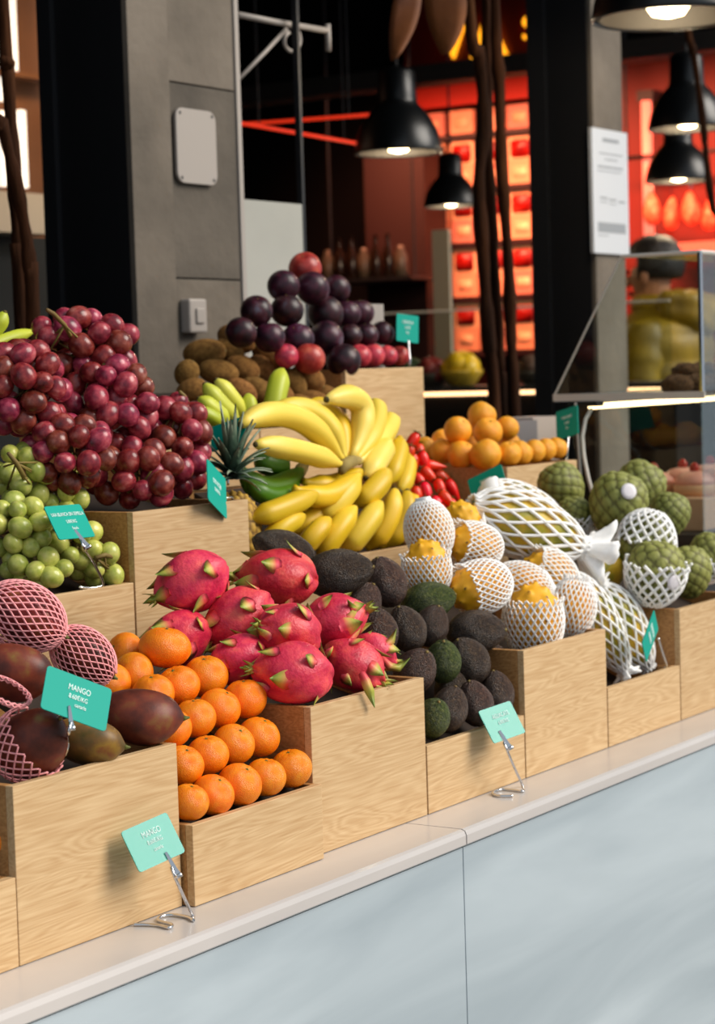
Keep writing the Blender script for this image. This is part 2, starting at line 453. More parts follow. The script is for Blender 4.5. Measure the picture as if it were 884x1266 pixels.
crate(1.451, 1.808, 0.0, 0.47, 0, HI, 'tall oak crate holding yellow pitahayas in white nets', ((0.03, 0.18), (0.42, 0.32)))
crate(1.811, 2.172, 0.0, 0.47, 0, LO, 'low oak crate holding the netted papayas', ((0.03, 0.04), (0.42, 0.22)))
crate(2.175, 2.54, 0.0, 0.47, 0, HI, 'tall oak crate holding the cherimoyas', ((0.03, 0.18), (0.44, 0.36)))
Z2, Z3 = 0.30, 0.55
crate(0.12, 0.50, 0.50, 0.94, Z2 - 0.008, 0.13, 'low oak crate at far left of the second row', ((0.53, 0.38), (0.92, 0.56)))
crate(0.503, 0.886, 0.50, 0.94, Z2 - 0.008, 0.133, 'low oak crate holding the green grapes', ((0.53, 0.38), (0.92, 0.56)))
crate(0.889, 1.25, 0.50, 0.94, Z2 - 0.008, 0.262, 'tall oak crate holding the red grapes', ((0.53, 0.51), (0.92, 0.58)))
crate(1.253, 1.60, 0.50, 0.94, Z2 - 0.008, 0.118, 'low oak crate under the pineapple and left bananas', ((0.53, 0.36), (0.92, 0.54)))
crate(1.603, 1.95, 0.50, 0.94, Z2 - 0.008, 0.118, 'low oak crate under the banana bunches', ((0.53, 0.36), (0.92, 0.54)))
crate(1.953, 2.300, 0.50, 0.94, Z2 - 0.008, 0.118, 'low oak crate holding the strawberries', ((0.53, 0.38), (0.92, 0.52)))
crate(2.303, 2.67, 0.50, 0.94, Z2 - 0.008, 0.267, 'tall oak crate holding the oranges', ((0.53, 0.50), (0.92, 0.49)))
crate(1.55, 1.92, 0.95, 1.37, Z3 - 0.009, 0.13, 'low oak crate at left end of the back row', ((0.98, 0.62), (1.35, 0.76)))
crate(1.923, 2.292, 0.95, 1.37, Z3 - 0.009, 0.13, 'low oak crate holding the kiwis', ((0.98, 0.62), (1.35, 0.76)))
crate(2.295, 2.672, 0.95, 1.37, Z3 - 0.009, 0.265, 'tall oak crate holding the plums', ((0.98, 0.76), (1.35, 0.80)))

# ------------------------------------------------------------------ fruit materials
M['tangerine'] = pmat('tangerine_peel', [(0.3, '#f27600'), (0.7, '#ff9612')], scale=2.2, rough=0.30, bump=0.3, bscale=26, bdist=0.05, rnd=0.10, sss=0.08)
M['orange'] = pmat('orange_peel', [(0.3, '#f29a0a'), (0.7, '#ffb22c')], scale=2.2, rough=0.4, bump=0.25, bscale=30, bdist=0.04, rnd=0.10, sss=0.08)
M['calyx'] = pmat('green_calyx', [(0.3, '#46501c'), (0.7, '#7d7a33')], scale=6, rough=0.7)
M['mango'] = pmat('mango_skin', [(0.25, '#3a1c18'), (0.42, '#5e2620'), (0.58, '#7e3226'), (0.68, '#84502c'), (0.8, '#8a7434')], scale=1.3, detail=5, spec=0.3, rough=0.40, bump=0.05, bscale=30, rnd=0.18)
M['mango_green'] = pmat('mango_skin_green', [(0.3, '#45401e'), (0.5, '#6a4e26'), (0.65, '#8a6a28'), (0.8, '#7b3828')], scale=1.2, detail=5, spec=0.3, rough=0.40, bump=0.05, bscale=30, rnd=0.12)
M['pink_net'] = plain('pink_foam', '#f8a6a8', 0.8)
M['white_net'] = pmat('white_foam', [(0.3, '#f4f2ee'), (0.7, '#ffffff')], scale=5, rough=0.85, sss=0.15, sss_col=(1, 1, 1))
M['pitaya'] = pmat('dragon_fruit_skin', [(0.25, '#a81230'), (0.45, '#cc2644'), (0.62, '#e2464c'), (0.8, '#ee7a62')], scale=1.8, detail=4, rough=0.42, bump=0.12, bscale=9, bdist=0.05, rnd=0.10, sss=0.08)
M['bract'] = pmat('dragon_fruit_bract', [(0.0, '#d22a48'), (0.32, '#e45054'), (0.5, '#d8a45a'), (0.7, '#b4b048'), (0.95, '#74862a')], attr=0.18, scale=3, rough=0.5, rnd=0.12)
M['avocado'] = pmat('avocado_skin', [(0.3, '#2a1d17'), (0.55, '#473327'), (0.75, '#6e543c')], scale=7, detail=6, rough=0.36, spec=0.5, bump=0.5, bscale=22, bdist=0.06, rnd=0.3)
M['avocado_green'] = pmat('avocado_skin_green', [(0.3, '#232c12'), (0.55, '#46531e'), (0.75, '#74713a')], scale=7, detail=6, rough=0.4, spec=0.4, bump=0.5, bscale=22, bdist=0.06, rnd=0.15)
M['pitahaya'] = pmat('pitahaya_skin', [(0.0, '#e8a010'), (0.45, '#f6b81e'), (0.75, '#c98a18'), (1.0, '#3a2a14')], attr=0.25, scale=3, rough=0.5, rnd=0.06, sss=0.06)
M['papaya'] = pmat('papaya_skin', [(0.25, '#6a741e'), (0.42, '#a89c2a'), (0.55, '#d0a82a'), (0.8, '#e6b636')], scale=1.4, detail=4, rough=0.45, rnd=0.1)
M['cherimoya'] = pmat('cherimoya_skin', [(0.0, '#3c2e16'), (0.24, '#5f5c28'), (0.55, '#84883f'), (1.0, '#a6a65c')], attr=0.35, scale=2.0, rough=0.55, rnd=0.12, bump=0.2, bscale=12)
M['kiwi'] = pmat('kiwi_skin', [(0.3, '#6a461f'), (0.6, '#8e6532'), (0.8, '#a67c46')], scale=3, rough=0.85, spec=0.2, bump=0.4, bscale=60, rnd=0.15)
M['plum'] = pmat('plum_skin', [(0.25, '#150a12'), (0.45, '#2a101c'), (0.6, '#461626'), (0.75, '#56505e')], scale=1.5, detail=5, rough=0.36, spec=0.4, rnd=0.35)
M['plum_red'] = pmat('plum_skin_red', [(0.25, '#7a1a26'), (0.5, '#b8303a'), (0.8, '#dc6450')], scale=1.7, detail=5, rough=0.36, rnd=0.15)
M['red_grape'] = pmat('red_grape_skin', [(0.25, '#4a1019'), (0.45, '#7a2028'), (0.6, '#9e3a3a'), (0.8, '#ba706a')], scale=1.3, detail=3, rough=0.27, rnd=0.32, sss=0.12)
M['green_grape'] = pmat('green_grape_skin', [(0.3, '#9aa644'), (0.55, '#bcc060'), (0.8, '#d8d07c')], scale=1.3, detail=3, rough=0.25, rnd=0.16, sss=0.25, sss_col=(0.8, 1.0, 0.3))
M['grape_stem'] = pmat('grape_stem', [(0.3, '#5a3a1c'), (0.7, '#8a7a38')], scale=8, rough=0.7)
M['banana'] = pmat('banana_peel', [(0.2, '#c29a10'), (0.5, '#e6bd1c'), (0.8, '#efcf48')], scale=3, detail=3, rough=0.45, rnd=0.07, sss=0.05)
M['banana_light'] = pmat('banana_peel_ripening', [(0.2, '#d6b424'), (0.5, '#eed04e'), (0.8, '#f3e08a')], scale=3, detail=3, rough=0.45, rnd=0.05, sss=0.05)
M['banana_green'] = pmat('banana_peel_green', [(0.2, '#2e5208'), (0.5, '#4c7a10'), (0.8, '#7a9620')], scale=3, detail=3, rough=0.4, rnd=0.1)
M['banana_lime'] = pmat('banana_peel_lime', [(0.2, '#9aac1e'), (0.5, '#bcc434'), (0.8, '#d8d258')], scale=3, detail=3, rough=0.45, rnd=0.08)
M['banana_tip'] = pmat('banana_tip', [(0.3, '#2b2410'), (0.7, '#6a5a22')], scale=20, rough=0.8)
M['crown'] = pmat('banana_crown', [(0.3, '#6e5a2c'), (0.7, '#b9a45c')], scale=12, rough=0.8)
M['strawberry'] = pmat('strawberry_skin', [(0.0, '#e42408'), (0.6, '#f83a16'), (1.0, '#f0b040')], attr=0.1, scale=3, rough=0.3, rnd=0.15, sss=0.08)
M['leaf'] = pmat('green_leaf', [(0.3, '#27401a'), (0.7, '#4f6d2a')], scale=5, rough=0.6)
M['pine_leaf'] = pmat('pineapple_leaf', [(0.2, '#22382a'), (0.5, '#4a6350'), (0.8, '#98a48a')], attr=0.3, scale=4, rough=0.5)
M['pineapple'] = pmat('pineapple_skin', [(0.0, '#3a2810'), (0.4, '#7e5c1e'), (1.0, '#c39a3a')], attr=0.2, scale=4, rough=0.7)
M['sticker'] = plain('paper_sticker', '#e4dfe4', 0.6)

# ------------------------------------------------------------------ fruit shapes (unit radius, stem end at +Z)
def fib(n, jitter=0.0):
    i = np.arange(n) + 0.5
    z = 1 - 2 * i / n; ph = i * PI * (3 - math.sqrt(5))
    r = np.sqrt(1 - z * z)
    return np.stack([r * np.cos(ph), r * np.sin(ph), z], 1)
def cells(D, n):
    """distance to nearest and gap to the second nearest of n spiral points on the sphere"""
    Pn = fib(n); dt = np.clip(D @ Pn.T, -1, 1); an = np.arccos(dt); an.sort(axis=1)
    return an[:, 0], an[:, 1] - an[:, 0]

def proto(name, mb, mat, cat):
    o = mb.build(name, mat, None, True); o['category'] = cat
    return o

def tangerine_mb(ribs=0.02, flat=0.84):
    def fn(D, T, P):
        r = 1 - 0.13 * np.exp(-(T / 0.30) ** 2) - 0.07 * np.exp(-((PI - T) / 0.28) ** 2)
        r += ribs * np.cos(9 * P) * np.exp(-((T - 0.35) / 0.3) ** 2)
        V = D * r[:, None]; V[:, 2] *= flat
        return V
    return sphere_mb(28, 20, fn)
def calyx_mb(r=0.13, z=0.76):
    m = MB(); pts = []
    for k in range(10):
        rr = r if k % 2 == 0 else r * 0.45; a = k * PI / 5
        pts.append((rr * math.cos(a), rr * math.sin(a)))
    m.prism(pts, z - 0.04, z + 0.015, 'z')
    m.tube([(0, 0, z), (0.01, 0, z + 0.05)], [0.05, 0.035], 6)
    return m
P_ = {}
P_['tangerine'] = proto('tangerine', tangerine_mb(), M['tangerine'], 'tangerine')
calyx_mb(0.12, 0.735).build('stem_button', M['calyx'], P_['tangerine'])
P_['orange'] = proto('orange', tangerine_mb(0.0, 0.97), M['orange'], 'orange')
calyx_mb(0.10, 0.86).build('stem_button', M['calyx'], P_['orange'])

def mango_mb():
    def fn(D, T, P):
        V = D.copy()
        z = D[:, 2]
        V[:, 0] *= 1.0 - 0.10 * z; V[:, 1] *= 0.86 - 0.06 * z
        V[:, 2] = z * 1.28
        V[:, 0] += 0.16 * z * z - 0.05
        tip = np.exp(-((PI - T) / 0.22) ** 2); V[:, 2] -= 0.10 * tip; V[:, 0] += 0.05 * tip
        return V
    return sphere_mb(28, 22, fn)
for k in ('mango', 'mango_green'):
    P_[k] = proto('mango', mango_mb(), M[k], 'mango')
    MB().tube([(0.10, 0, 1.24), (0.11, 0, 1.34), (0.13, 0, 1.38)], [0.07, 0.05, 0.045], 7).build('stem', M['grape_stem'], P_[k], True)
    MB().tube([(0.155, 0, -1.32), (0.18, 0, -1.42), (0.22, 0, -1.52)], [0.12, 0.07, 0.035], 8).build('tip', M['calyx'], P_[k], True)

def net_mb(prof, n, cellsalong, rt, wob=0.0, seed=0, ragged=0.0, off=(0, 0)):
    """foam net sleeve: two families of helical strands on a surface of revolution (r, z) about Z"""
    rn = random.Random(seed)
    prof = np.array(prof, float)
    seg = np.r_[0, np.cumsum(np.hypot(np.diff(prof[:, 0]), np.diff(prof[:, 1])))]; seg /= seg[-1]
    m = MB(); tw = cellsalong * PI / n
    k = max(10, int(cellsalong * 3))
    ph = [rn.uniform(0, 6.28) for _ in range(4)]
    for s in (-1, 1):
        for i in range(n):
            t1 = 1 - rn.uniform(0, ragged); t0 = rn.uniform(0, ragged) * 0.3
            pts = []
            for j in range(k + 1):
                t = t0 + (t1 - t0) * j / k
                r = np.interp(t, seg, prof[:, 0]); z = np.interp(t, seg, prof[:, 1])
                a = 2 * PI * i / n + s * tw * t
                w = 1 + wob * (math.sin(3 * a + ph[0] + 4 * t) * 0.6 + math.sin(5 * a + ph[1] - 3 * t) * 0.4)
                zz = z + wob * 0.5 * math.sin(2 * a + ph[2]) * t
                pts.append((r * w * math.cos(a), r * w * math.sin(a), zz))
            m.tube(pts, rt, 4, cap=True)
    m.t = [0.0] * len(m.v)
    return m

def ell_prof(a0, a1, rr, zr, n=14, grow=1.05):
    """profile of an ellipsoid between polar angles a0..a1 (degrees from +Z), slightly larger than the fruit"""
    out = []
    for i in range(n + 1):
        a = math.radians(a0 + (a1 - a0) * i / n); out.append((rr * grow * math.sin(a), zr * grow * math.cos(a)))
    return out

# dragon fruit: body + fleshy curling bracts
def bract_mb(L, W, curl):
    m = MB(); n = 7; v = []; f = []; t = []
    for i in range(n):
        s = i / (n - 1)
        w = W * (1 - s ** 1.6) * (0.8 + 0.5 * math.sin(min(1, s * 2.2) * PI / 2)) + 0.012
        z = L * s * (1 - 0.15 * curl * s); x = curl * L * s ** 2.2 - 0.03
        th = 0.07 * (1 - s) + 0.012
        for (yy, xx) in ((-w, x - 0.03 * (1 - s)), (0, x + th), (w, x - 0.03 * (1 - s)), (0, x - th * 0.6)):
            v.append((xx, yy, z)); t.append(s)
    for i in range(n - 1):
        for k in range(4):
            k2 = (k + 1) % 4; f.append((i * 4 + k, i * 4 + k2, (i + 1) * 4 + k2, (i + 1) * 4 + k))
    f.append((0, 1, 2, 3)); f.append(tuple(range((n - 1) * 4 + 3, (n - 1) * 4 - 1, -1)))
    m.add(v, f, t)
    return m
BR = [bract_mb(0.78, 0.30, 0.16).mesh('bract', M['bract']), bract_mb(0.66, 0.26, 0.28).mesh('bract', M['bract']), bract_mb(1.0, 0.22, 0.34).mesh('bract', M['bract'])]
def pitaya_mb():
    def fn(D, T, P):
        r = 1 + 0.035 * np.cos(3 * P + 2 * T) + 0.03 * np.sin(5 * P - 3 * T)
        V = D * r[:, None]; V[:, 2] *= 1.22
        neck = np.exp(-(T / 0.35) ** 2); V[:, 2] += 0.14 * neck
        return V
    return sphere_mb(28, 22, fn)
def dragon_fruit(loc, ax, r, roll, seed):
    rn = random.Random(seed)
    o = bpy.data.objects.new('dragon_fruit', PIT)
    COL.objects.link(o); o['category'] = 'dragon fruit'
    def br(mesh, th, ph, sc, lift=0.0):
        st, ctt = math.sin(th), math.cos(th)
        p = Vector((st * math.cos(ph), st * math.sin(ph), 1.22 * ctt)) * 0.99
        nrm = Vector((st * math.cos(ph), st * math.sin(ph), ctt / 1.22)).normalized()
        tan = Vector((ctt * math.cos(ph), ctt * math.sin(ph), -1.22 * st)).normalized() * -1
        tan = (tan + nrm * lift).normalized(); side = nrm.cross(tan).normalized() * -1; nn = tan.cross(side) * -1
        side = tan.cross(nrm).normalized(); nn = side.cross(tan).normalized()
        b = bpy.data.objects.new('bract', mesh); COL.objects.link(b); b.parent = o
        b.matrix_local = Matrix(((nn.x, side.x, tan.x, p.x), (nn.y, side.y, tan.y, p.y), (nn.z, side.z, tan.z, p.z), (0, 0, 0, 1))) @ Matrix.Diagonal((sc, sc, sc, 1))
    for i in range(5): br(BR[2], 0.20 + 0.08 * (i % 2), i * 1.2566 + rn.uniform(-.2, .2), rn.uniform(0.6, 0.85), 0.25)
    n = 11
    for i in range(n):
        th = 0.5 + 2.2 * (i + 0.5) / n; ph = i * 2.39996 + rn.uniform(-.2, .2)
        br(BR[i % 2], th, ph, rn.uniform(0.8, 1.1) * (0.75 + 0.35 * math.sin(th)), 0.06)
    return orient(o, loc, ax, r, roll)
PIT = pitaya_mb().mesh('dragon_fruit', M['pitaya'])

def avocado_mb():
    def fn(D, T, P):
        z = D[:, 2]
        r = 1.0 - 0.20 * np.clip(z, 0, 1) ** 1.3
        V = D.copy(); V[:, 0] *= r; V[:, 1] *= r; V[:, 2] = z * 1.28 + 0.02
        d1, gap = cells(D, 520)
        V *= (1 + 0.012 * np.sin(7 * P + 5 * T) + 0.03 * np.clip(gap / 0.06, 0, 1) - 0.02)[:, None]
        return V
    return sphere_mb(64, 48, fn)
for k in ('avocado', 'avocado_green'):
    P_[k] = proto('avocado', avocado_mb(), M[k], 'avocado')
    MB().tube([(0, 0, 1.24), (0.01, 0, 1.345)], [0.10, 0.08], 8).build('stem_button', M['grape_stem'], P_[k], True)

PB = fib(44)
def pitahaya_mb():
    def h(D):
        dt = np.arccos(np.clip(D @ PB.T, -1, 1)).min(axis=1)
        return dt
    def fn(D, T, P):
        d = h(D); r = 0.95 + 0.11 * np.exp(-(d / 0.11) ** 2)
        V = D * r[:, None]; V[:, 2] *= 1.32
        return V
    def attr(D, T, P):
        d = h(D); return 0.15 + 0.85 * np.exp(-(d / 0.07) ** 2)
    return sphere_mb(52, 40, fn, attr)
PITH = pitahaya_mb().mesh('pitahaya', M['pitahaya'])

def papaya_mb():
    def fn(D, T, P):
        z = D[:, 2]; r = 1 - 0.12 * z
        V = D.copy(); V[:, 0] *= r; V[:, 1] *= r; V[:, 2] = z * 2.0
        V[:, 0] *= 1 + 0.03 * np.cos(5 * P); V[:, 1] *= 1 + 0.03 * np.cos(5 * P)
        return V
    return sphere_mb(26, 24, fn)
PAP = papaya_mb().mesh('papaya', M['papaya'])

def cherimoya_mb():
    def hf(D):
        d1, gap = cells(D, 84)
        return np.clip(gap / 0.12, 0, 1), d1
    def fn(D, T, P):
        g, d1 = hf(D); r = 0.955 + 0.05 * g ** 0.6 - 0.10 * d1
        z = D[:, 2]
        V = D * r[:, None]; k = 1.0 + 0.12 * z
        V[:, 0] *= k; V[:, 1] *= k; V[:, 2] *= 1.12
        V[:, 2] -= 0.10 * np.exp(-(T / 0.4) ** 2)
        return V
    def attr(D, T, P):
        g, d1 = hf(D); return np.clip(0.02 + 0.5 * g - 0.3 * d1, 0, 1) + 0.001
    return sphere_mb(72, 54, fn, attr)
CHE = cherimoya_mb().mesh('cherimoya', M['cherimoya'])

def plum_mb():
    def fn(D, T, P):
        dp = np.minimum(np.abs(P), 2 * PI - np.abs(P))
        r = 1 - 0.035 * np.exp(-(dp / 0.18) ** 2) * np.sin(T) - 0.10 * np.exp(-(T / 0.28) ** 2)
        V = D * r[:, None]; V[:, 2] *= 0.96
        return V
    return sphere_mb(26, 18, fn)
for k in ('plum', 'plum_red'):
    P_[k] = proto('plum', plum_mb(), M[k], 'plum')
    MB().tube([(0, 0, 0.84), (0.02, 0, 0.95)], [0.04, 0.03], 6).build('stem', M['grape_stem'], P_[k], True)
def kiwi_mb():
    def fn(D, T, P):
        V = D.copy(); V[:, 2] *= 1.45; V[:, 0] *= 1.02
        V[:, 2] -= 0.07 * np.exp(-(T / 0.25) ** 2)
        return V
    return sphere_mb(24, 18, fn)
P_['kiwi'] = proto('kiwi', kiwi_mb(), M['kiwi'], 'kiwi')
MB().lathe([(0.14, 1.36), (0.16, 1.39), (0.10, 1.43), (0.03, 1.40)], 10).build('stem_scar', M['grape_stem'], P_['kiwi'], True)

def strawberry_mb():
    PS = fib(60)
    def fn(D, T, P):
        z = D[:, 2]; r = np.clip(0.62 + 0.38 * z, 0.28, 1) * 1.0
        dt = np.arccos(np.clip(D @ PS.T, -1, 1)).min(axis=1)
        V = D.copy(); V[:, 0] *= r; V[:, 1] *= r; V[:, 2] = z * 1.35
        return V * (1 - 0.04 * np.exp(-(dt / 0.06) ** 2))[:, None]
    def attr(D, T, P):
        dt = np.arccos(np.clip(D @ PS.T, -1, 1)).min(axis=1)
        return 0.1 + 0.7 * np.exp(-(dt / 0.045) ** 2)
    return sphere_mb(30, 24, fn, attr)
P_['strawberry'] = proto('strawberry', strawberry_mb(), M['strawberry'], 'strawberry')
cm = MB()
for k in range(8):
    a = k * PI / 4; ca, sa = math.cos(a), math.sin(a); ca2, sa2 = math.cos(a + .3), math.sin(a + .3); ca3, sa3 = math.cos(a - .3), math.sin(a - .3)
    cm.add([(0, 0, 1.36), (0.45 * ca2, 0.45 * sa2, 1.36), (0.95 * ca, 0.95 * sa, 1.28), (0.45 * ca3, 0.45 * sa3, 1.36), (0.4 * ca, 0.4 * sa, 1.30)], [(0, 3, 2, 1), (0, 1, 4), (1, 2, 4), (2, 3, 4), (3, 0, 4)])
cm.tube([(0, 0, 1.33), (0.05, 0, 1.6)], [0.06, 0.05], 6)
cm.t = [0] * len(cm.v)
cm.build('leafy_cap', M['leaf'], P_['strawberry'])

def put(kind, loc, ax, scale, label, group, roll=None):
    o = copy_tree(P_[kind])
    o['label'] = label; o['group'] = group
    return orient(o, loc, ax, scale, random.uniform(0, 6.28) if roll is None else roll)

def up_tilt(k=0.35):
    return Vector((random.uniform(-k, k), random.uniform(-k, k) - 0.1, 1)).normalized()

# ------------------------------------------------------------------ tangerines (rows of the sloping pile)
rows = [('bottom', 0.012, [(235, 991), (262, 983), (296, 970), (328, 961), (360, 950)]),
        ('second', 0.060, [(227, 946), (256, 934), (289, 920), (320, 911)]),
        ('third', 0.102, [(213, 900), (241, 888), (271, 876), (303, 864)]),
        ('fourth', 0.165, [(191, 857), (221, 848), (256, 835)]),
        ('fifth', 0.235, [(138, 843), (164, 832)])]
TR = {(296, 970): 27, (262, 983): 26, (360, 950): 25, (235, 991): 24, (328, 961): 25, (303, 864): 26, (256, 835): 27, (221, 848): 26}
for rn_, y, pts in rows:
    for i, (px, py) in enumerate(pts):
        p = at(px, py, y=y); r = TR.get((px, py), 25.5) * 1.05 * mpp(p)
        ax = axis(random.uniform(60, 120), random.uniform(0.1, 0.5))
        if (px, py) == (360, 950): ax = axis(100, 0.25)
        if (px, py) == (164, 832): ax = axis(150, 0.9)
        if (px, py) in ((241, 888), (303, 864)): ax = axis(95, 0.1)
        put('tangerine', p, ax, (r, r, r * 1.08), 'tangerine, %s from the left in the %s row of the pile' % (ORD[i], rn_), 'tangerines in the pile')
p = at(154, 806, y=0.30); r = 25 * mpp(p); put('tangerine', p, axis(150, 0.8), r, 'tangerine at the back left of the pile showing its green star', 'tangerines in the pile')
p = at(202, 802, y=0.215); r = 33 * mpp(p); put('tangerine', p, axis(84, 0.05), (r, r, r * 0.93), 'large squat tangerine on top of the pile below the dragon fruit', 'tangerines in the pile')
p = at(-8, 1037, y=0.05); r = 25 * mpp(p); put('tangerine', p, axis(90, 0.2), r, 'tangerine peeking out of the low crate at the left edge', 'tangerines in the pile')

# ------------------------------------------------------------------ mangoes
def netted(o, name, mb, mat):
    return mb.build(name, mat, o, True)
def mango(kind, px, py, y, rx, ang, tow, label, stretch=1.0, roll=0.0):
    p = at(px, py, y=y); r = rx * mpp(p)
    return put(kind, p, axis(ang, tow), (r, r, r * stretch), label, 'mangoes in the tall crate', roll)
full = [(0.30, 1.42)] + ell_prof(20, 160, 1.0, 1.30, 16, 1.06) + [(0.34, -1.38)]
o = mango('mango', 30, 762, 0.20, 40, 150, 0.2, 'mango fully wrapped in pink foam net at the upper left', 1.0, 0.4)
netted(o, 'foam_net', net_mb(full, 26, 15, 0.030, 0.02, 1), M['pink_net'])
o = mango('mango', 103, 812, 0.16, 33, 140, 0.15, 'mango in pink foam net above the teal mango price card', 1.0, 0.9)
netted(o, 'foam_net', net_mb(full, 24, 14, 0.030, 0.02, 2, 0.05), M['pink_net'])
mango('mango', 16, 830, 0.10, 38, 165, 0.15, 'bare dark mango at the left above the netted mango', 1.0, 1.0)
o = mango('mango', 40, 918, 0.045, 43, 35, 0.35, 'dark mango with pink net on its left half, left of the card stand', 0.92, 2.0)
netted(o, 'foam_net', net_mb([(0.55, -0.10), (1.05, 0.10)] if False else [(1.10, 0.22), (1.11, -0.1), (1.08, -0.45), (0.98, -0.8), (0.72, -1.12), (0.35, -1.34)], 22, 9, 0.030, 0.015, 3, 0.05), M['pink_net'])
o = bpy.data.objects.new('foam_net', net_mb([(1.16, 0.22), (1.24, 0.30), (1.26, 0.42), (1.16, 0.46), (1.10, 0.36)], 22, 4, 0.045, 0.03, 4).mesh('rolled_net', M['pink_net'])); COL.objects.link(o)
p = at(4, 862, y=0.06); orient(o, p, axis(60, 0.3), 26 * mpp(p)); o.name = 'loose_net'
tag(o, 'crumpled loose pink foam net between two mangoes at the left edge', 'net')
mango('mango', 172, 885, 0.045, 37, 172, 0.05, 'bare red-brown mango at right end of the crate with its tip pointing right', 1.10, 2.4)
mango('mango_green', 106, 916, 0.035, 33, 168, 0.1, 'greenish mango lying low behind the clip of the mango card', 1.10, 0.6)

# ------------------------------------------------------------------ dragon fruit
DF = [(241, 724, .265, 36, 205, .35, 'dragon fruit at upper left of the pile beside the pale crate'),
      (344, 716, .25, 37, 178, .10, 'topmost dragon fruit with its leafy end pointing left'),
      (294, 764, .20, 35, 215, .30, 'smooth pink dragon fruit in the middle left of the pile'),
      (226, 784, .27, 32, 200, .40, 'dragon fruit half hidden behind the top tangerine'),
      (355, 780, .11, 33, 165, .75, 'dragon fruit with its leafy crown turned to the viewer'),
      (412, 768, .125, 31, 20, .05, 'dragon fruit at right of the pile in the upper middle'),
      (292, 817, .15, 29, 200, .30, 'dragon fruit squeezed in just above the tangerines'),
      (362, 833, .055, 37, 172, .25, 'big dragon fruit lying across the front rim at left'),
      (436, 822, .065, 31, 330, .20, 'dragon fruit at the front with a long leaf hanging over the rim'),
      (462, 806, .085, 22, 335, -.2, 'small dragon fruit at the right end with long curling leaves')]
for i, (px, py, y, rr, ang, tow, lab) in enumerate(DF):
    p = at(px, py, y=y)
    o = dragon_fruit(p, axis(ang, tow), rr * 1.06 * mpp(p), i * 1.3, i); tag(o, lab, 'dragon fruit', 'dragon fruit pile')
# long loose leaves of the two right-hand fruit
def ribbon(pts, w, name, mat, parent, th=0.004):
    """leaf blade: tapering strip with thickness along world points, parent at origin-compatible matrix"""
    pts = [Vector(q) for q in pts]; n = len(pts)
    inv = parent.matrix_world.inverted() if parent is not None else Matrix.Identity(4)
    m = MB(); v = []; f = []; t = []
    for i, q in enumerate(pts):
        d = (pts[min(i + 1, n - 1)] - pts[max(i - 1, 0)]).normalized()
        sd = d.cross(FWD).normalized(); nn = sd.cross(d).normalized(); s = i / (n - 1)
        ww = w * (0.55 + 0.9 * s) * (1 - s ** 3) + 0.001
        for k, (a, b) in enumerate(((-ww, 0), (0, -th), (ww, 0), (0, th))):
            v.append(inv @ (q + sd * a + nn * b)); t.append(s)
    for i in range(n - 1):
        for k in range(4):
            k2 = (k + 1) % 4; f.append((i * 4 + k, i * 4 + k2, (i + 1) * 4 + k2, (i + 1) * 4 + k))
    f.append((0, 1, 2, 3)); f.append(tuple(range(n * 4 - 1, n * 4 - 5, -1)))
    m.add(v, f, t)
    return m.build(name, mat, parent, True)
bpy.context.view_layer.update()
dfs = [o for o in COL.objects if o.name.startswith('dragon_fruit')]
dmap = {o['label']: o for o in dfs}
h1 = dmap[DF[8][6]]; h2 = dmap[DF[9][6]]
ribbon([at(447, 832, y=0.0), at(452, 842, y=-.012), at(457, 855, y=-.014), at(463, 874, y=-.012)], 0.009, 'long_leaf', M['bract'], h1)
ribbon([at(470, 812, y=0.06), at(482, 824, y=.045), at(493, 826, y=.04), at(506, 814, y=.035)], 0.008, 'long_leaf', M['bract'], h2)
ribbon([at(474, 800, y=0.06), at(484, 792, y=.05), at(490, 778, y=.05)], 0.007, 'long_leaf', M['bract'], h2)
h3 = dmap[DF[5][6]]
ribbon([at(424, 775, y=0.09), at(432, 762, y=.08), at(437, 752, y=.08), at(430, 742, y=.08)], 0.010, 'long_leaf', M['bract'], h3)
ribbon([at(428, 800, y=0.09), at(438, 782, y=.08), at(444, 766, y=.08), at(446, 755, y=.08)], 0.009, 'long_leaf', M['bract'], h3)

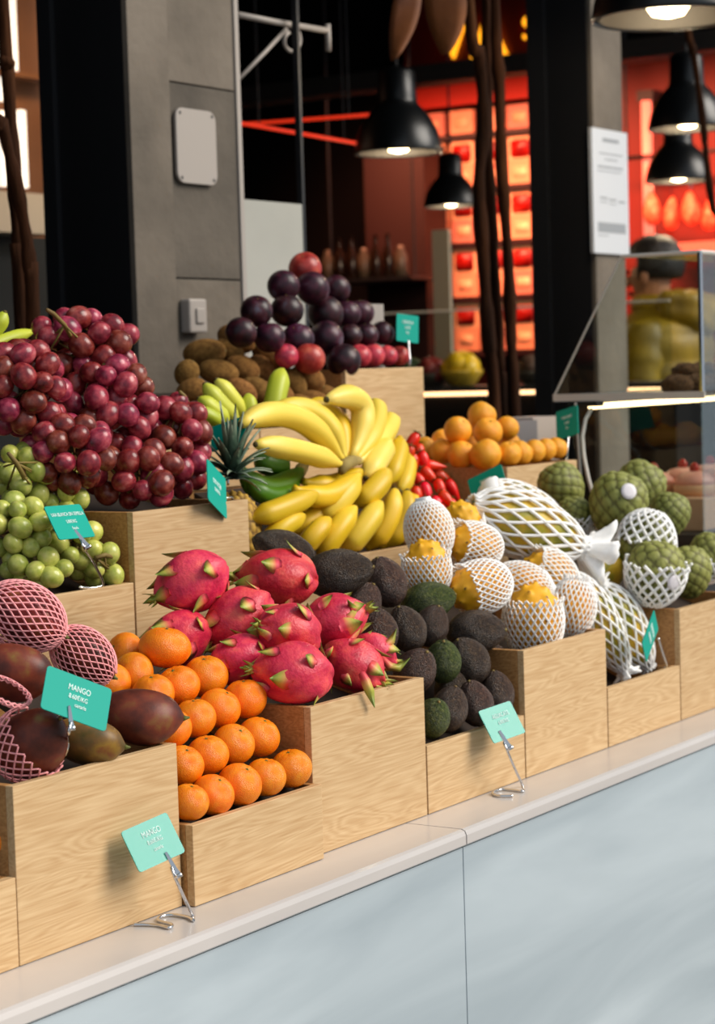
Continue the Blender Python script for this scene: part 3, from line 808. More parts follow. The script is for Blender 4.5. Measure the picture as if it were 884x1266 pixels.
# ------------------------------------------------------------------ avocados
AV = [(352, 680, .34, 24, 1.28, 160, .1, 'a', 'long brown avocado at the very back beside the bananas'),
      (421, 713, .25, 30, 1.12, 10, .1, 'a', 'large avocado behind the dragon fruit leaves'),
      (474, 722, .20, 26, 1.0, 110, .3, 'a', 'large brown avocado in the upper middle of the pile'),
      (529, 742, .165, 25, 1.05, 15, .1, 'g', 'green avocado at the top right below the yellow pitahayas'),
      (445, 742, .22, 25, 1.0, 60, .3, 'a', 'avocado half hidden behind the dragon fruit crown'),
      (468, 781, .12, 25, 1.0, 100, .5, 'a', 'avocado next to the right end of the dragon fruit pile'),
      (503, 778, .125, 24, 1.0, 110, .3, 'a', 'avocado in the middle row between two dark ones'),
      (533, 774, .125, 22, 1.0, 70, .4, 'a', 'smaller avocado in the middle row under the green one'),
      (588, 783, .085, 28, 1.0, 5, .2, 'a', 'avocado lying sideways on the rim below the white nets'),
      (513, 830, .075, 26, 1.0, 60, .6, 'a', 'avocado above the right corner of the dragon fruit crate'),
      (549, 822, .078, 23, 1.0, 90, .6, 'g', 'greenish avocado in the centre of the lower pile'),
      (581, 818, .072, 25, 1.0, 120, .4, 'a', 'purple-brown avocado right of the greenish one'),
      (534, 888, .028, 23, 1.0, 70, .8, 'g', 'olive avocado in the bottom row touching the tall crate'),
      (555, 877, .030, 24, 1.0, 75, .3, 'a', 'avocado second in the bottom row'),
      (585, 868, .030, 23, 1.02, 105, .3, 'a', 'avocado third in the bottom row behind the teal card'),
      (613, 856, .034, 22, 1.0, 100, .2, 'a', 'avocado in the right corner of the bottom row'),
      (560, 850, .07, 22, 1.0, 90, .3, 'a', 'avocado tucked in the shade between the bottom rows'),
      (612, 822, .09, 20, 1.0, 90, .3, 'a', 'avocado tucked against the right crate wall')]
for px, py, y, rr, sx, ang, tow, k, lab in AV:
    p = at(px, py, y=y); r = rr * mpp(p)
    put('avocado' if k == 'a' else 'avocado_green', p, axis(ang, tow), (r, r, r * sx * (1.0 if abs(tow) > .25 else 1.03)), lab, 'avocados in the low crate')

# ------------------------------------------------------------------ yellow pitahayas in white foam nets
def obj_mesh(name, mesh, label, cat, group):
    o = bpy.data.objects.new(name, mesh); COL.objects.link(o); return tag(o, label, cat, group)
def cup(a0, a1, flare, grow=1.07, seed=0, n=27, cl=13, rt=0.028, wob=0.03, zr=1.32, ragged=0.08):
    """net sleeve round a fruit from polar angle a1 (closed end) up to a0, then a flared open rim"""
    pr = ell_prof(a1, a0, 1.0, zr, 14, grow)
    r, z = pr[-1]
    pr += [(r + flare * 0.5, z + 0.16), (r + flare, z + 0.30)]
    return net_mb(pr, n, cl, rt, wob, seed, ragged)
PH = [(531, 657, .27, 30, 100, .0, ('full',), 'pitahaya hidden in an upright white net beside the strawberries'),
      (585, 674, .215, 29, 170, .55, (60, 0.16), 'yellow pitahaya in an open white net at the top of the pile'),
      (576, 646, .30, 24, 120, .3, (100, 0.1), 'yellow pitahaya peeking out behind the top one'),
      (528, 704, .19, 30, 95, .15, (72, 0.14), 'yellow pitahaya at far left of the pile sitting in its net'),
      (592, 726, .12, 33, 195, .45, (72, 0.12), 'yellow pitahaya with green-tipped bumps leaning left out of its net'),
      (645, 727, .13, 30, 170, -.1, ('full',), 'pitahaya closed in white net in the middle of the pile'),
      (679, 712, .16, 31, 150, .45, (50, 0.14), 'yellow pitahaya in an open white net below the papaya'),
      (659, 764, .078, 37, 92, .10, (68, 0.10), 'yellow pitahaya in a white net resting on the front rim'),
      (707, 752, .075, 29, 80, -.1, (30, 0.10), 'netted pitahaya at the right end of the crate')]
for i, (px, py, y, rr, ang, tow, nt, lab) in enumerate(PH):
    p = at(px, py, y=y); r = rr * 0.94 * mpp(p)
    o = obj_mesh('pitahaya', PITH, lab, 'pitahaya', 'yellow pitahayas in white nets')
    orient(o, p, axis(ang, tow), r, i * 0.9)
    if nt[0] == 'full':
        netted(o, 'foam_net', net_mb([(0.30, 1.50)] + ell_prof(18, 162, 1.0, 1.32, 16, 1.09) + [(0.25, -1.5)], 27, 18, 0.038, 0.03, i), M['white_net'])
    else:
        netted(o, 'foam_net', cup(nt[0], 166, nt[1], seed=i, rt=0.038, grow=1.10), M['white_net'])

# ------------------------------------------------------------------ papayas in wide white nets
def papaya(p0, p1, rpx, label, n=16, cl=10, rt=0.06, net=True, seed=0, tail=None, roll=0):
    p0, p1 = Vector(p0), Vector(p1); mid = (p0 + p1) / 2; L = (p1 - p0).length; r = rpx * mpp(mid)
    o = obj_mesh('papaya', PAP, label, 'papaya', 'papayas in white nets')
    orient(o, mid, (p1 - p0), (r, r, L / 4.0), roll)
    k = (L / 4.0) / r
    if net:
        pr = [(0.42, 2.12)]
        for i in range(17):
            a = math.radians(14 + 152 * i / 16); z = math.cos(a); pr.append(((1 - 0.12 * z) * math.sin(a) * 1.06 + 0.02, 2.0 * z * 1.04))
        pr.append((0.38, -2.14))
        nb = net_mb(pr, n, cl, rt, 0.012, seed)
        netted(o, 'foam_net', nb, M['white_net'])
    if tail:
        zdir, ln, wide = tail
        prof = [(0.40, 0.0), (0.34, 0.15), (0.46, 0.35), (0.62 * wide, 0.62), (0.80 * wide, 0.9), (0.95 * wide, 1.1)]
        tb = MB().lathe([(a, zdir * (1.95 + b * ln)) for a, b in prof], 40, cap=False,
                        wob=lambda a, s: 1 + s * (0.30 * math.sin(5 * a + 1) + 0.18 * math.sin(9 * a) + 0.1 * math.sin(14 * a + 2)))
        t = tb.build('net_tail', M['white_net'], o, True)
        sm = t.modifiers.new('thick', 'SOLIDIFY'); sm.thickness = 0.05
    return o
papaya(at(583, 627, y=.30), at(716, 676, y=.155), 38, 'large papaya in a wide white net lying across the top', 15, 8, 0.06, seed=1, tail=(1, 0.75, 1.0), roll=.4)
papaya(at(600, 608, y=.38), at(690, 640, y=.30), 24, 'papaya behind the large one with a rolled white net collar', 16, 10, 0.06, seed=2, roll=.2)
papaya(at(706, 712, y=.16), at(772, 828, y=.07), 25, 'left papaya in white net leaning down to the low rim', 14, 12, 0.065, seed=3, tail=(1, 0.25, 0.7), roll=.9)
papaya(at(742, 726, y=.14), at(800, 824, y=.07), 27, 'right papaya in white net standing behind the tilted teal card', 14, 10, 0.065, seed=4, tail=(-1, 0.35, 0.55), roll=1.5)
papaya(at(735, 690, y=.22), at(765, 722, y=.16), 28, 'bare green papaya wedged between the nets and the cherimoyas', net=False, roll=.4)

# rolled foam collar
o = bpy.data.objects.new('foam_collar', MB().lathe([(0.8, 0), (1.0, 0.12), (1.05, 0.5), (1.0, 0.85), (0.9, 0.9), (0.88, 0.5), (0.86, 0.1)], 28, False, lambda a, s: 1 + 0.04 * math.sin(5 * a)).mesh('foam_collar', M['white_net']))
COL.objects.link(o); p = at(604, 622, y=.36); orient(o, p, axis(25, .25), 26 * mpp(p)); tag(o, 'rolled white foam collar in front of the papaya price card', 'net')

# ------------------------------------------------------------------ cherimoyas
CH = [(695, 603, .375, 28, 120, .1, None, 0, 'cherimoya at upper left in front of the orange crate'),
      (761, 629, .215, 36, 75, .25, None, 1, 'large cherimoya with a round white sticker in the middle'),
      (790, 603, .27, 31, 60, .1, None, 0, 'cherimoya at the very top of the pile'),
      (717, 636, .30, 22, 100, .3, (95, .12), 0, 'small cherimoya sitting in a white net left of the stickered one'),
      (828, 636, .16, 25, 80, .2, None, 0, 'cherimoya in the shade at right below the top one'),
      (793, 672, .125, 34, 255, .15, (90, .16), 0, 'cherimoya upside down with a white net over its top'),
      (808, 704, .065, 35, 85, .20, (84, .14), 1, 'stickered cherimoya sitting in a white net on the front rim'),
      (851, 707, .075, 29, 95, .15, None, 0, 'cherimoya at the front rim right of the netted one'),
      (877, 688, .10, 27, 70, .1, (100, .14), 0, 'cherimoya at the right edge sitting in a white net')]
for i, (px, py, y, rr, ang, tow, nt, stk, lab) in enumerate(CH):
    p = at(px, py, y=y); r = rr * 1.06 * mpp(p)
    o = obj_mesh('cherimoya', CHE, lab, 'cherimoya', 'cherimoyas in the tall crate'); orient(o, p, axis(ang, tow), (r * 0.96, r * 0.96, r), i * 1.1)
    if nt: netted(o, 'foam_net', cup(nt[0], 160, nt[1], 1.06, 30 + i, 16, 8, 0.058, 0.05, 1.12, 0.12), M['white_net'])
    if stk:
        bpy.context.view_layer.update()
        q = at(768, 614, y=y) if i == 1 else at(822, 715, y=y)
        d = o.matrix_world.inverted() @ (q - FWD * 0.0)
        cdir = (o.matrix_world.inverted().to_3x3() @ -FWD).normalized()
        # walk towards the camera until just outside the fruit
        loc = Vector(d); nrm = cdir
        while (Vector((loc.x, loc.y, loc.z / 1.12))).length < 1.04: loc += cdir * 0.01
        nrm = Vector((loc.x, loc.y, loc.z / 1.25)).normalized()
        s_ = bpy.data.objects.new('sticker', MB().lathe([(0.27, 0.0), (0.27, 0.012), (0.14, 0.03), (0.01, 0.036)], 14).mesh('sticker', M['sticker'])); COL.objects.link(s_); s_.parent = o
        orient(s_, loc, nrm, 1.0)

# ------------------------------------------------------------------ grapes: bunches with stem and berries
def grape_mesh(mat):
    def fn(D, T, P):
        V = D.copy(); V[:, 2] *= 1.10
        V *= (1 - 0.05 * np.exp(-(T / 0.25) ** 2))[:, None]
        return V
    return sphere_mb(18, 14, fn).mesh('grape', mat)
def grape_cluster(defs, rpx, mat, name, cat, group, clip, seed):
    rn = np.random.default_rng(seed); gm = grape_mesh(mat); taken = []
    ells = []
    for (cx, cy, rx, ry, y, lab, st) in defs:
        c = at(cx, cy, y=y); k = mpp(c); ells.append((np.array(c), rx * k, ry * k, min(rx, ry) * k * 0.9, rpx * k))
    A = np.array([RIGHT, UPV, FWD])
    for bi, ((cx, cy, rx, ry, y, lab, st), (c, a, b, dd, r)) in enumerate(zip(defs, ells)):
        root = empty(name, Vector(c)); tag(root, lab, cat, group)
        n = 0
        for layer, (sc, mind) in enumerate(((1.0, 1.60), (0.78, 1.6), (0.5, 1.7))):
            for _ in range((6000, 2500, 1200)[layer]):
                d = rn.normal(size=3); d /= np.linalg.norm(d)
                if d[2] > 0.35: continue
                loc = np.array([d[0] * (a - r), d[1] * (b - r), d[2] * (dd - r)]) * sc * rn.uniform(0.93, 1.03)
                p = c + A.T @ loc
                inside = False
                for bj, (c2, a2, b2, d2, r2) in enumerate(ells):
                    if bj == bi: continue
                    q = A @ (p - c2)
                    if (q[0] / a2) ** 2 + (q[1] / b2) ** 2 + (q[2] / d2) ** 2 < 0.36: inside = True; break
                if inside or clip(p, r): continue
                if taken and (np.linalg.norm(np.array(taken) - p, axis=1) < mind * r).any(): continue
                taken.append(p); n += 1
                g = bpy.data.objects.new('grape', gm); COL.objects.link(g); g.parent = root
                s = r * rn.uniform(0.90, 1.10)
                orient(g, Vector(p - c), Vector(rn.normal(size=3)), (s, s, s * rn.uniform(1.0, 1.08)), 0)
        # stem: main rachis and side twigs
        pts = [at(*q[:2], y=q[2]) - Vector(c) for q in st] if st else [Vector((0, 0, -b * 0.6)), Vector((0.01, 0, 0)), Vector((0.0, 0.01, b * 0.8))]
        m = MB().tube(pts, [0.0045] * (len(pts) - 1) + [0.0035], 6)
        for i in range(8):
            z = int(rn.integers(0, len(pts) - 1)); m.tube([tuple(pts[z]), tuple(A.T @ np.array([rn.uniform(-.6, .6) * a, rn.uniform(-.4, .4) * b, -0.5 * dd]))], 0.002, 5)
        m.t = [0] * len(m.v)
        m.build('stem', M['grape_stem'], root, True)
def clip_red(p, r):
    return (p[1] < 0.515 + r and p[2] < 0.556 + r * 0.85) or p[1] < 0.49 or (p[0] > 1.25 + 0.3 * r and p[2] < 0.6) or p[2] < 0.525 or p[0] < 0.60
grape_cluster([(95, 430, 84, 52, .72, 'red grape bunch on top of the heap with a bare yellow stem', [(100, 440, .72), (80, 402, .68), (66, 388, .66), (58, 383, .65)]),
               (28, 480, 62, 64, .68, 'red grape bunch at the left edge above the green grapes', None),
               (135, 500, 64, 64, .63, 'red grape bunch in the middle of the heap', None),
               (216, 552, 50, 70, .585, 'red grape bunch hanging at the right beside the pineapple leaves', [(236, 505, .58), (228, 490, .57), (222, 484, .57)]),
               (85, 560, 64, 52, .60, 'red grape bunch low down behind the green grapes', None),
               (165, 585, 68, 48, .575, 'red grape bunch resting along the crate rim', None)],
              14.6, M['red_grape'], 'red_grape_bunch', 'grapes', 'red grape bunches', clip_red, 5)
def clip_green(p, r):
    return (p[1] < 0.515 + r and p[2] < 0.425 + r * 0.8) or p[1] < 0.49 or p[0] > 0.885 - r * 0.9 or p[2] < 0.40
grape_cluster([(28, 590, 42, 46, .66, 'green grape bunch at the top left of the green heap', [(30, 590, .6), (20, 572, .6), (10, 560, .6)]),
               (76, 612, 40, 36, .63, 'green grape bunch against the red grapes', None),
               (22, 655, 46, 48, .60, 'green grape bunch at the left edge under the metal clip', None),
               (88, 668, 42, 40, .575, 'green grape bunch behind the teal price card', None),
               (45, 705, 50, 30, .55, 'green grape bunch low on the rim above the pink net', None),
               (122, 697, 44, 30, .55, 'green grape bunch trailing to the right crate wall', [(118, 690, .52), (130, 686, .515), (142, 690, .515)])],
              12.6, M['green_grape'], 'green_grape_bunch', 'grapes', 'green grape bunches', clip_green, 9)

# ------------------------------------------------------------------ bananas
def bez(p0, p1, p2, n):
    return [p0 * (1 - t) ** 2 + p1 * 2 * t * (1 - t) + p2 * t * t for t in [i / (n - 1) for i in range(n)]]
def banana(root, pts, rpx, mat, neck=True):
    """pts: three (px, py, y) control points from the stalk end to the blossom tip (in image px of the photo)"""
    P3 = [at(a, b, y=y) for a, b, y in pts]
    P3[1] = P3[1] * 2 - (P3[0] + P3[2]) / 2       # curve passes through the middle point
    r = rpx * mpp(at(*pts[1][:2], y=pts[1][2]))
    c = bez(*P3, 22); o = root.location
    rad = []
    for i in range(22):
        s = i / 21
        a = 0.36 + 0.64 * min(1, max(0, (s - 0.06) / 0.20)) ** 0.8 if neck else 0.55 + 0.45 * min(1, s / 0.12)
        b = 1.0 if s < 0.72 else max(0.30, (1 - ((s - 0.72) / 0.28) ** 2.2 * 0.72))
        rad.append(r * min(a, b))
    m = MB(); pts3 = [q - o for q in c]
    n = 22; seg = 15; v = []; f = []
    d0 = (pts3[1] - pts3[0]).normalized(); nx = d0.cross(Vector((0.3, -0.8, 0.5))).normalized()
    for i in range(n):
        d = (pts3[min(i + 1, n - 1)] - pts3[max(i - 1, 0)]).normalized()
        nx = (nx - d * nx.dot(d)).normalized(); ny = d.cross(nx)
        for k in range(seg):
            a = 2 * PI * k / seg; rr = rad[i] * (1 + 0.055 * math.cos(5 * a))
            v.append(pts3[i] + (nx * math.cos(a) + ny * math.sin(a)) * rr)
    for i in range(n - 1):
        for k in range(seg):
            k2 = (k + 1) % seg; f.append((i * seg + k, i * seg + k2, (i + 1) * seg + k2, (i + 1) * seg + k))
    f.append(tuple(range(seg - 1, -1, -1))); f.append(tuple((n - 1) * seg + k for k in range(seg)))
    m.add(v, f)
    b = m.build('banana', mat, root, True)
    dirn = (pts3[-1] - pts3[-2]).normalized()
    MB().tube([pts3[-1] - dirn * 0.001, pts3[-1] + dirn * r * 0.12, pts3[-1] + dirn * r * 0.22], [r * 0.30, r * 0.24, r * 0.10], 8).build('tip', M['banana_tip'], b, True)
    return b
def K(x, y, d): return (200 + x / 2.4556, 310 + y / 2.4556, d)     # detail-view coordinates -> photo px
def bunch(label, loc, items, crown=None, mat='banana'):
    root = empty('banana_bunch', at(*loc[:2], y=loc[2])); tag(root, label, 'bananas', 'banana bunches')
    for it in items:
        pts, rp = it[0], it[1]; mm = it[2] if len(it) > 2 else mat
        banana(root, [K(*q) for q in pts], rp, M[mm])
    if crown:
        cp = [at(*K(*q)[:2], y=q[2]) - root.location for q in crown]
        MB().tube(cp, [0.008, 0.014, 0.014, 0.009][:len(cp)], 9).build('crown', M['crown'], root, True)
    return root
bunch('top banana bunch fanning out from its crown facing the viewer', K(560, 640, .62), [
    (((552, 645, .57), (400, 505, .58), (240, 528, .58)), 15.5, 'banana_light'),
    (((548, 652, .56), (420, 608, .555), (285, 588, .56)), 14.0, 'banana_light'),
    (((556, 640, .58), (470, 500, .62), (330, 488, .64)), 14.5, 'banana_light'),
    (((562, 636, .59), (520, 505, .65), (430, 480, .68)), 14.0),
    (((566, 632, .59), (556, 545, .64), (508, 490, .68)), 11.5),
    (((578, 628, .58), (606, 470, .60), (500, 452, .60)), 15.0, 'banana_light'),
    (((590, 634, .58), (650, 520, .62), (632, 455, .66)), 13.5, 'banana_light'),
    (((596, 640, .58), (676, 555, .62), (692, 500, .65)), 14.0, 'banana_light')],
    [(545, 672, .55), (555, 650, .555), (575, 640, .56), (598, 636, .57)])
bunch('lower banana bunch with blunt tips pointing up to the right', K(520, 800, .58), [
    (((268, 815, .56), (360, 785, .53), (468, 738, .525)), 14.0),
    (((320, 900, .55), (360, 845, .525), (430, 805, .52)), 13.0),
    (((430, 905, .55), (455, 870, .525), (508, 815, .52)), 13.5),
    (((480, 925, .55), (520, 865, .52), (586, 780, .515)), 14.5),
    (((400, 720, .57), (500, 745, .545), (598, 680, .54)), 14.0),
    (((545, 915, .55), (605, 850, .52), (664, 765, .515)), 15.0),
    (((475, 815, .57), (530, 770, .54), (596, 690, .535)), 15.0),
    (((430, 700, .60), (520, 712, .58), (604, 668, .57)), 13.5),
    (((380, 860, .60), (470, 800, .57), (540, 740, .56)), 14.0),
    (((585, 775, .56), (640, 730, .535), (686, 668, .54)), 14.5),
    (((620, 905, .56), (680, 830, .53), (708, 725, .53)), 14.5),
    (((660, 900, .58), (725, 830, .55), (745, 730, .55)), 14.5)])
bunch('banana bunch at the right edge next to the strawberries', K(720, 650, .64), [
    (((690, 575, .60), (660, 625, .575), (620, 690, .56)), 14.5, 'banana_light'),
    (((722, 570, .63), (712, 630, .60), (686, 705, .585)), 13.5),
    (((745, 620, .64), (742, 670, .62), (722, 730, .60)), 12.5),
    (((755, 720, .64), (752, 790, .60), (715, 860, .57)), 13.0)])
bunch('dark green bananas in the shade below the top bunch', K(330, 700, .66), [
    (((235, 650, .64), (320, 722, .62), (425, 665, .63)), 15.0, 'banana_green'),
    (((262, 690, .62), (330, 745, .60), (412, 712, .61)), 12.0, 'banana_green'),
    (((285, 612, .68), (330, 650, .66), (380, 640, .66)), 14.0, 'banana_green')], [(440, 640, .64), (425, 660, .635), (410, 690, .63)])
bunch('lime-green banana bunch with tips up in front of the kiwis', K(190, 480, .78), [
    (((262, 520, .76), (215, 455, .76), (165, 392, .78)), 11.0, 'banana_lime'),
    (((235, 520, .74), (180, 470, .74), (130, 405, .76)), 11.5, 'banana_lime'),
    (((205, 525, .72), (160, 485, .72), (112, 448, .74)), 10.5, 'banana_lime'),
    (((190, 535, .70), (150, 505, .70), (108, 488, .72)), 9.5, 'banana_lime')])
bunch('pair of upright green-tipped bananas in front of the kiwis', K(330, 480, .76), [
    (((335, 520, .74), (345, 440, .74), (366, 362, .75)), 13.5, 'banana_lime'),
    (((275, 525, .74), (268, 480, .74), (262, 436, .75)), 9.5, 'banana_lime')])
root = bunch('green banana bunch cut off by the left edge of the picture', (0, 410, .9), [])
banana(root, [(-30, 420, .9), (-8, 408, .88), (6, 386, .86)], 11, M['banana_lime']); banana(root, [(-40, 440, .9), (-5, 425, .86), (40, 410, .86)], 9, M['banana_lime'])

# ------------------------------------------------------------------ pineapple
def pineapple():
    p = at(291, 655, y=.60); k = mpp(p)
    root = empty('pineapple', p); tag(root, 'pineapple with a spiky grey-green crown standing beside the red grape crate', 'pineapple')
    def fn(D, T, P):
        d1, gap = cells(D, 130); V = D * (0.93 + 0.07 * np.clip(gap / .1, 0, 1) + 0.05 * np.exp(-(d1 / .04) ** 2))[:, None]
        V[:, 2] *= 1.45
        return V * 33 * k
    def attr(D, T, P):
        d1, gap = cells(D, 130); return np.clip(gap / .13, 0.02, 1) * 0.8
    sphere_mb(60, 50, fn, attr).build('body', M['pineapple'], root, True)
    rn = random.Random(3)
    base = at(287, 592, y=.57) - p
    for i in range(44):
        ring = i / 44
        a = i * 2.39996; elev = math.radians(12 + 70 * ring + rn.uniform(-8, 8)); L = (58 + 26 * ring + rn.uniform(-8, 8)) * k
        hd = Vector((math.cos(a), math.sin(a), 0)); d = hd * math.cos(elev) + Vector((0, 0, 1)) * math.sin(elev)
        sd = Vector((0, 0, 1)).cross(hd); up = d.cross(sd) * -1
        m = MB(); v = []; f = []; t = []
        n = 6
        for j in range(n):
            s = j / (n - 1); w = 6.5 * k * (1 - s) ** 0.8 + 0.0004
            q = base + Vector((0, 0, ring * 14 * k)) + d * L * s - Vector((0, 0, 1)) * L * 0.45 * s * s * math.cos(elev)
            for (aa, bb) in ((-w, 0.002), (0, -0.0015), (w, 0.002), (0, 0.0005)):
                v.append(q + sd * aa + up * bb); t.append(max(0.01, s * 0.8))
        for j in range(n - 1):
            for kk in range(4):
                k2 = (kk + 1) % 4; f.append((j * 4 + kk, j * 4 + k2, (j + 1) * 4 + k2, (j + 1) * 4 + kk))
        m.add(v, f, t); m.build('leaf', M['pine_leaf'], root, True)
pineapple()

# ------------------------------------------------------------------ strawberries
SB = [(507, 549, 250), (504, 566, 260), (520, 565, 300), (528, 578, 310), (515, 583, 290), (535, 592, 320), (522, 598, 300), (508, 600, 280),
      (544, 605, 300), (530, 612, 310), (516, 616, 290), (552, 617, 320), (540, 625, 300), (526, 630, 280), (510, 632, 300), (560, 630, 310),
      (548, 640, 300), (534, 645, 290), (518, 648, 300), (562, 645, 330), (506, 652, 260), (505, 583, 260), (536, 578, 340), (548, 590, 330), (560, 606, 320)]
SBR = sorted(SB, key=lambda q: q[1])
SBR = [sorted(SBR[i:i + 5]) for i in range(0, 25, 5)]
for ri, row in enumerate(SBR):
    for i, (px, py, ang) in enumerate(row):
        y = 0.70 - 0.0016 * (py - 549) + 0.012 * (i % 3)
        p = at(px, py, y=y); r = random.uniform(9.5, 11) * mpp(p)
        put('strawberry', p, axis(ang + 180 + random.uniform(-25, 25), random.uniform(-.3, .3)), (r, r, r * 1.25),
            'long red strawberry, %s from the left in the %s row from the top' % (ORD[i], ORD[ri]), 'strawberries in the heap')

# ------------------------------------------------------------------ oranges
OR = [('top', .70, [(596, 514, 18)]), ('middle', .66, [(566, 534, 17.5), (603, 534, 18.5), (627, 530, 15)]), ('back', .74, [(589, 527, 14), (548, 545, 15), (578, 548, 14), (630, 548, 14)]),
      ('front', .536, [(530, 555, 15), (548, 558, 16), (568, 560, 18), (601, 562, 20), (626, 561, 16), (643, 560, 16), (660, 558, 15), (674, 556, 14.5), (688, 554, 14)])]
for rn_, y, pts in OR:
    for i, (px, py, rr) in enumerate(pts):
        yy = y
        while at(px, py, y=yy).x < 2.335: yy += .005
        while at(px, py, y=yy).x > 2.63: yy -= .005
        p = at(px, py, y=yy); r = rr * mpp(p)
        put('orange', p, up_tilt(0.9), r, 'yellow-orange orange, %s from the left in the %s layer of its pyramid' % (ORD[i], rn_) if rn_ != 'top' else 'single orange crowning the pyramid', 'oranges in the pyramid')

# ------------------------------------------------------------------ plums
PL = [('first', .99, [(354, 440, 14, 1), (380, 442, 18, 1), (420, 440, 20, 0), (444, 440, 14, 1), (461, 440, 14, 1), (479, 440, 12, 1), (494, 440, 11.5, 1)]),
      ('second', 1.01, [(298, 411, 18, 0), (332, 415, 18, 0), (368, 417, 19, 0), (407, 417, 20, 0), (433, 415, 14, 0), (453, 414, 14, 0), (473, 412, 14, 0)]),
      ('third', 1.04, [(318, 387, 18.5, 0), (357, 387, 19, 0), (400, 386, 21, 0), (428, 387, 16, 0), (446, 387, 15.5, 0)]),
      ('fourth', 1.07, [(351, 358, 18.5, 0), (389, 361, 19.5, 0), (416, 359, 16.5, 0)]),
      ('top', 1.10, [(379, 336, 19, 1)])]
M['plum_dusty'] = pmat('plum_skin_dusty', [(0.25, '#3a1420'), (0.5, '#5e1c2c'), (0.8, '#7d3a44')], scale=1.7, detail=5, rough=0.36, rnd=0.2)
for rn_, y, pts in PL:
    for i, (px, py, rr, red) in enumerate(pts):
        p = at(px, py, y=y + 0.006 * i); r = rr * 1.08 * mpp(p)
        o = put('plum_red' if red else 'plum', p, up_tilt(0.9), r * 1.02, ('red' if red else 'dark purple') + ' plum, %s from the left in the %s layer of its pyramid' % (ORD[i], rn_) if rn_ != 'top' else 'reddish plum crowning the dark pyramid', 'plums in the pyramid')
# ------------------------------------------------------------------ kiwis
KW = [('top', 1.12, [(253, 436, 17, 5, 1.12), (284, 434, 15, 330, 1.0), (293, 421, 17, 340, 1.05)]),
      ('second', 1.06, [(231, 461, 15, 60, .8), (270, 460, 16, 350, 1.12), (300, 456, 16, 335, 1.0), (323, 455, 15, 320, .9), (334, 441, 17, 330, 1.1)]),
      ('third', 1.0, [(237, 482, 14, 20, 1), (298, 484, 15, 330, 1.0), (320, 484, 15, 330, 1.0), (366, 478, 15, 300, .95), (384, 468, 16, 330, 1.0), (345, 487, 15, 330, 1)]),
      ('lowest', .975, [(371, 499, 13, 340, 1.1), (388, 495, 14, 340, 1.1), (402, 488, 14, 330, 1.1), (340, 503, 13, 340, 1.1), (270, 490, 14, 10, 1)])]
for rn_, y, pts in KW:
    for i, (px, py, rr, ang, st_) in enumerate(pts):
        p = at(px, py, y=y); r = rr * mpp(p)
        put('kiwi', p, axis(ang + (180 if i % 2 else 0), 0.15), (r, r, r * st_), 'brown kiwi, %s from the left in the %s layer of the heap' % (ORD[i], rn_), 'kiwis in the heap')

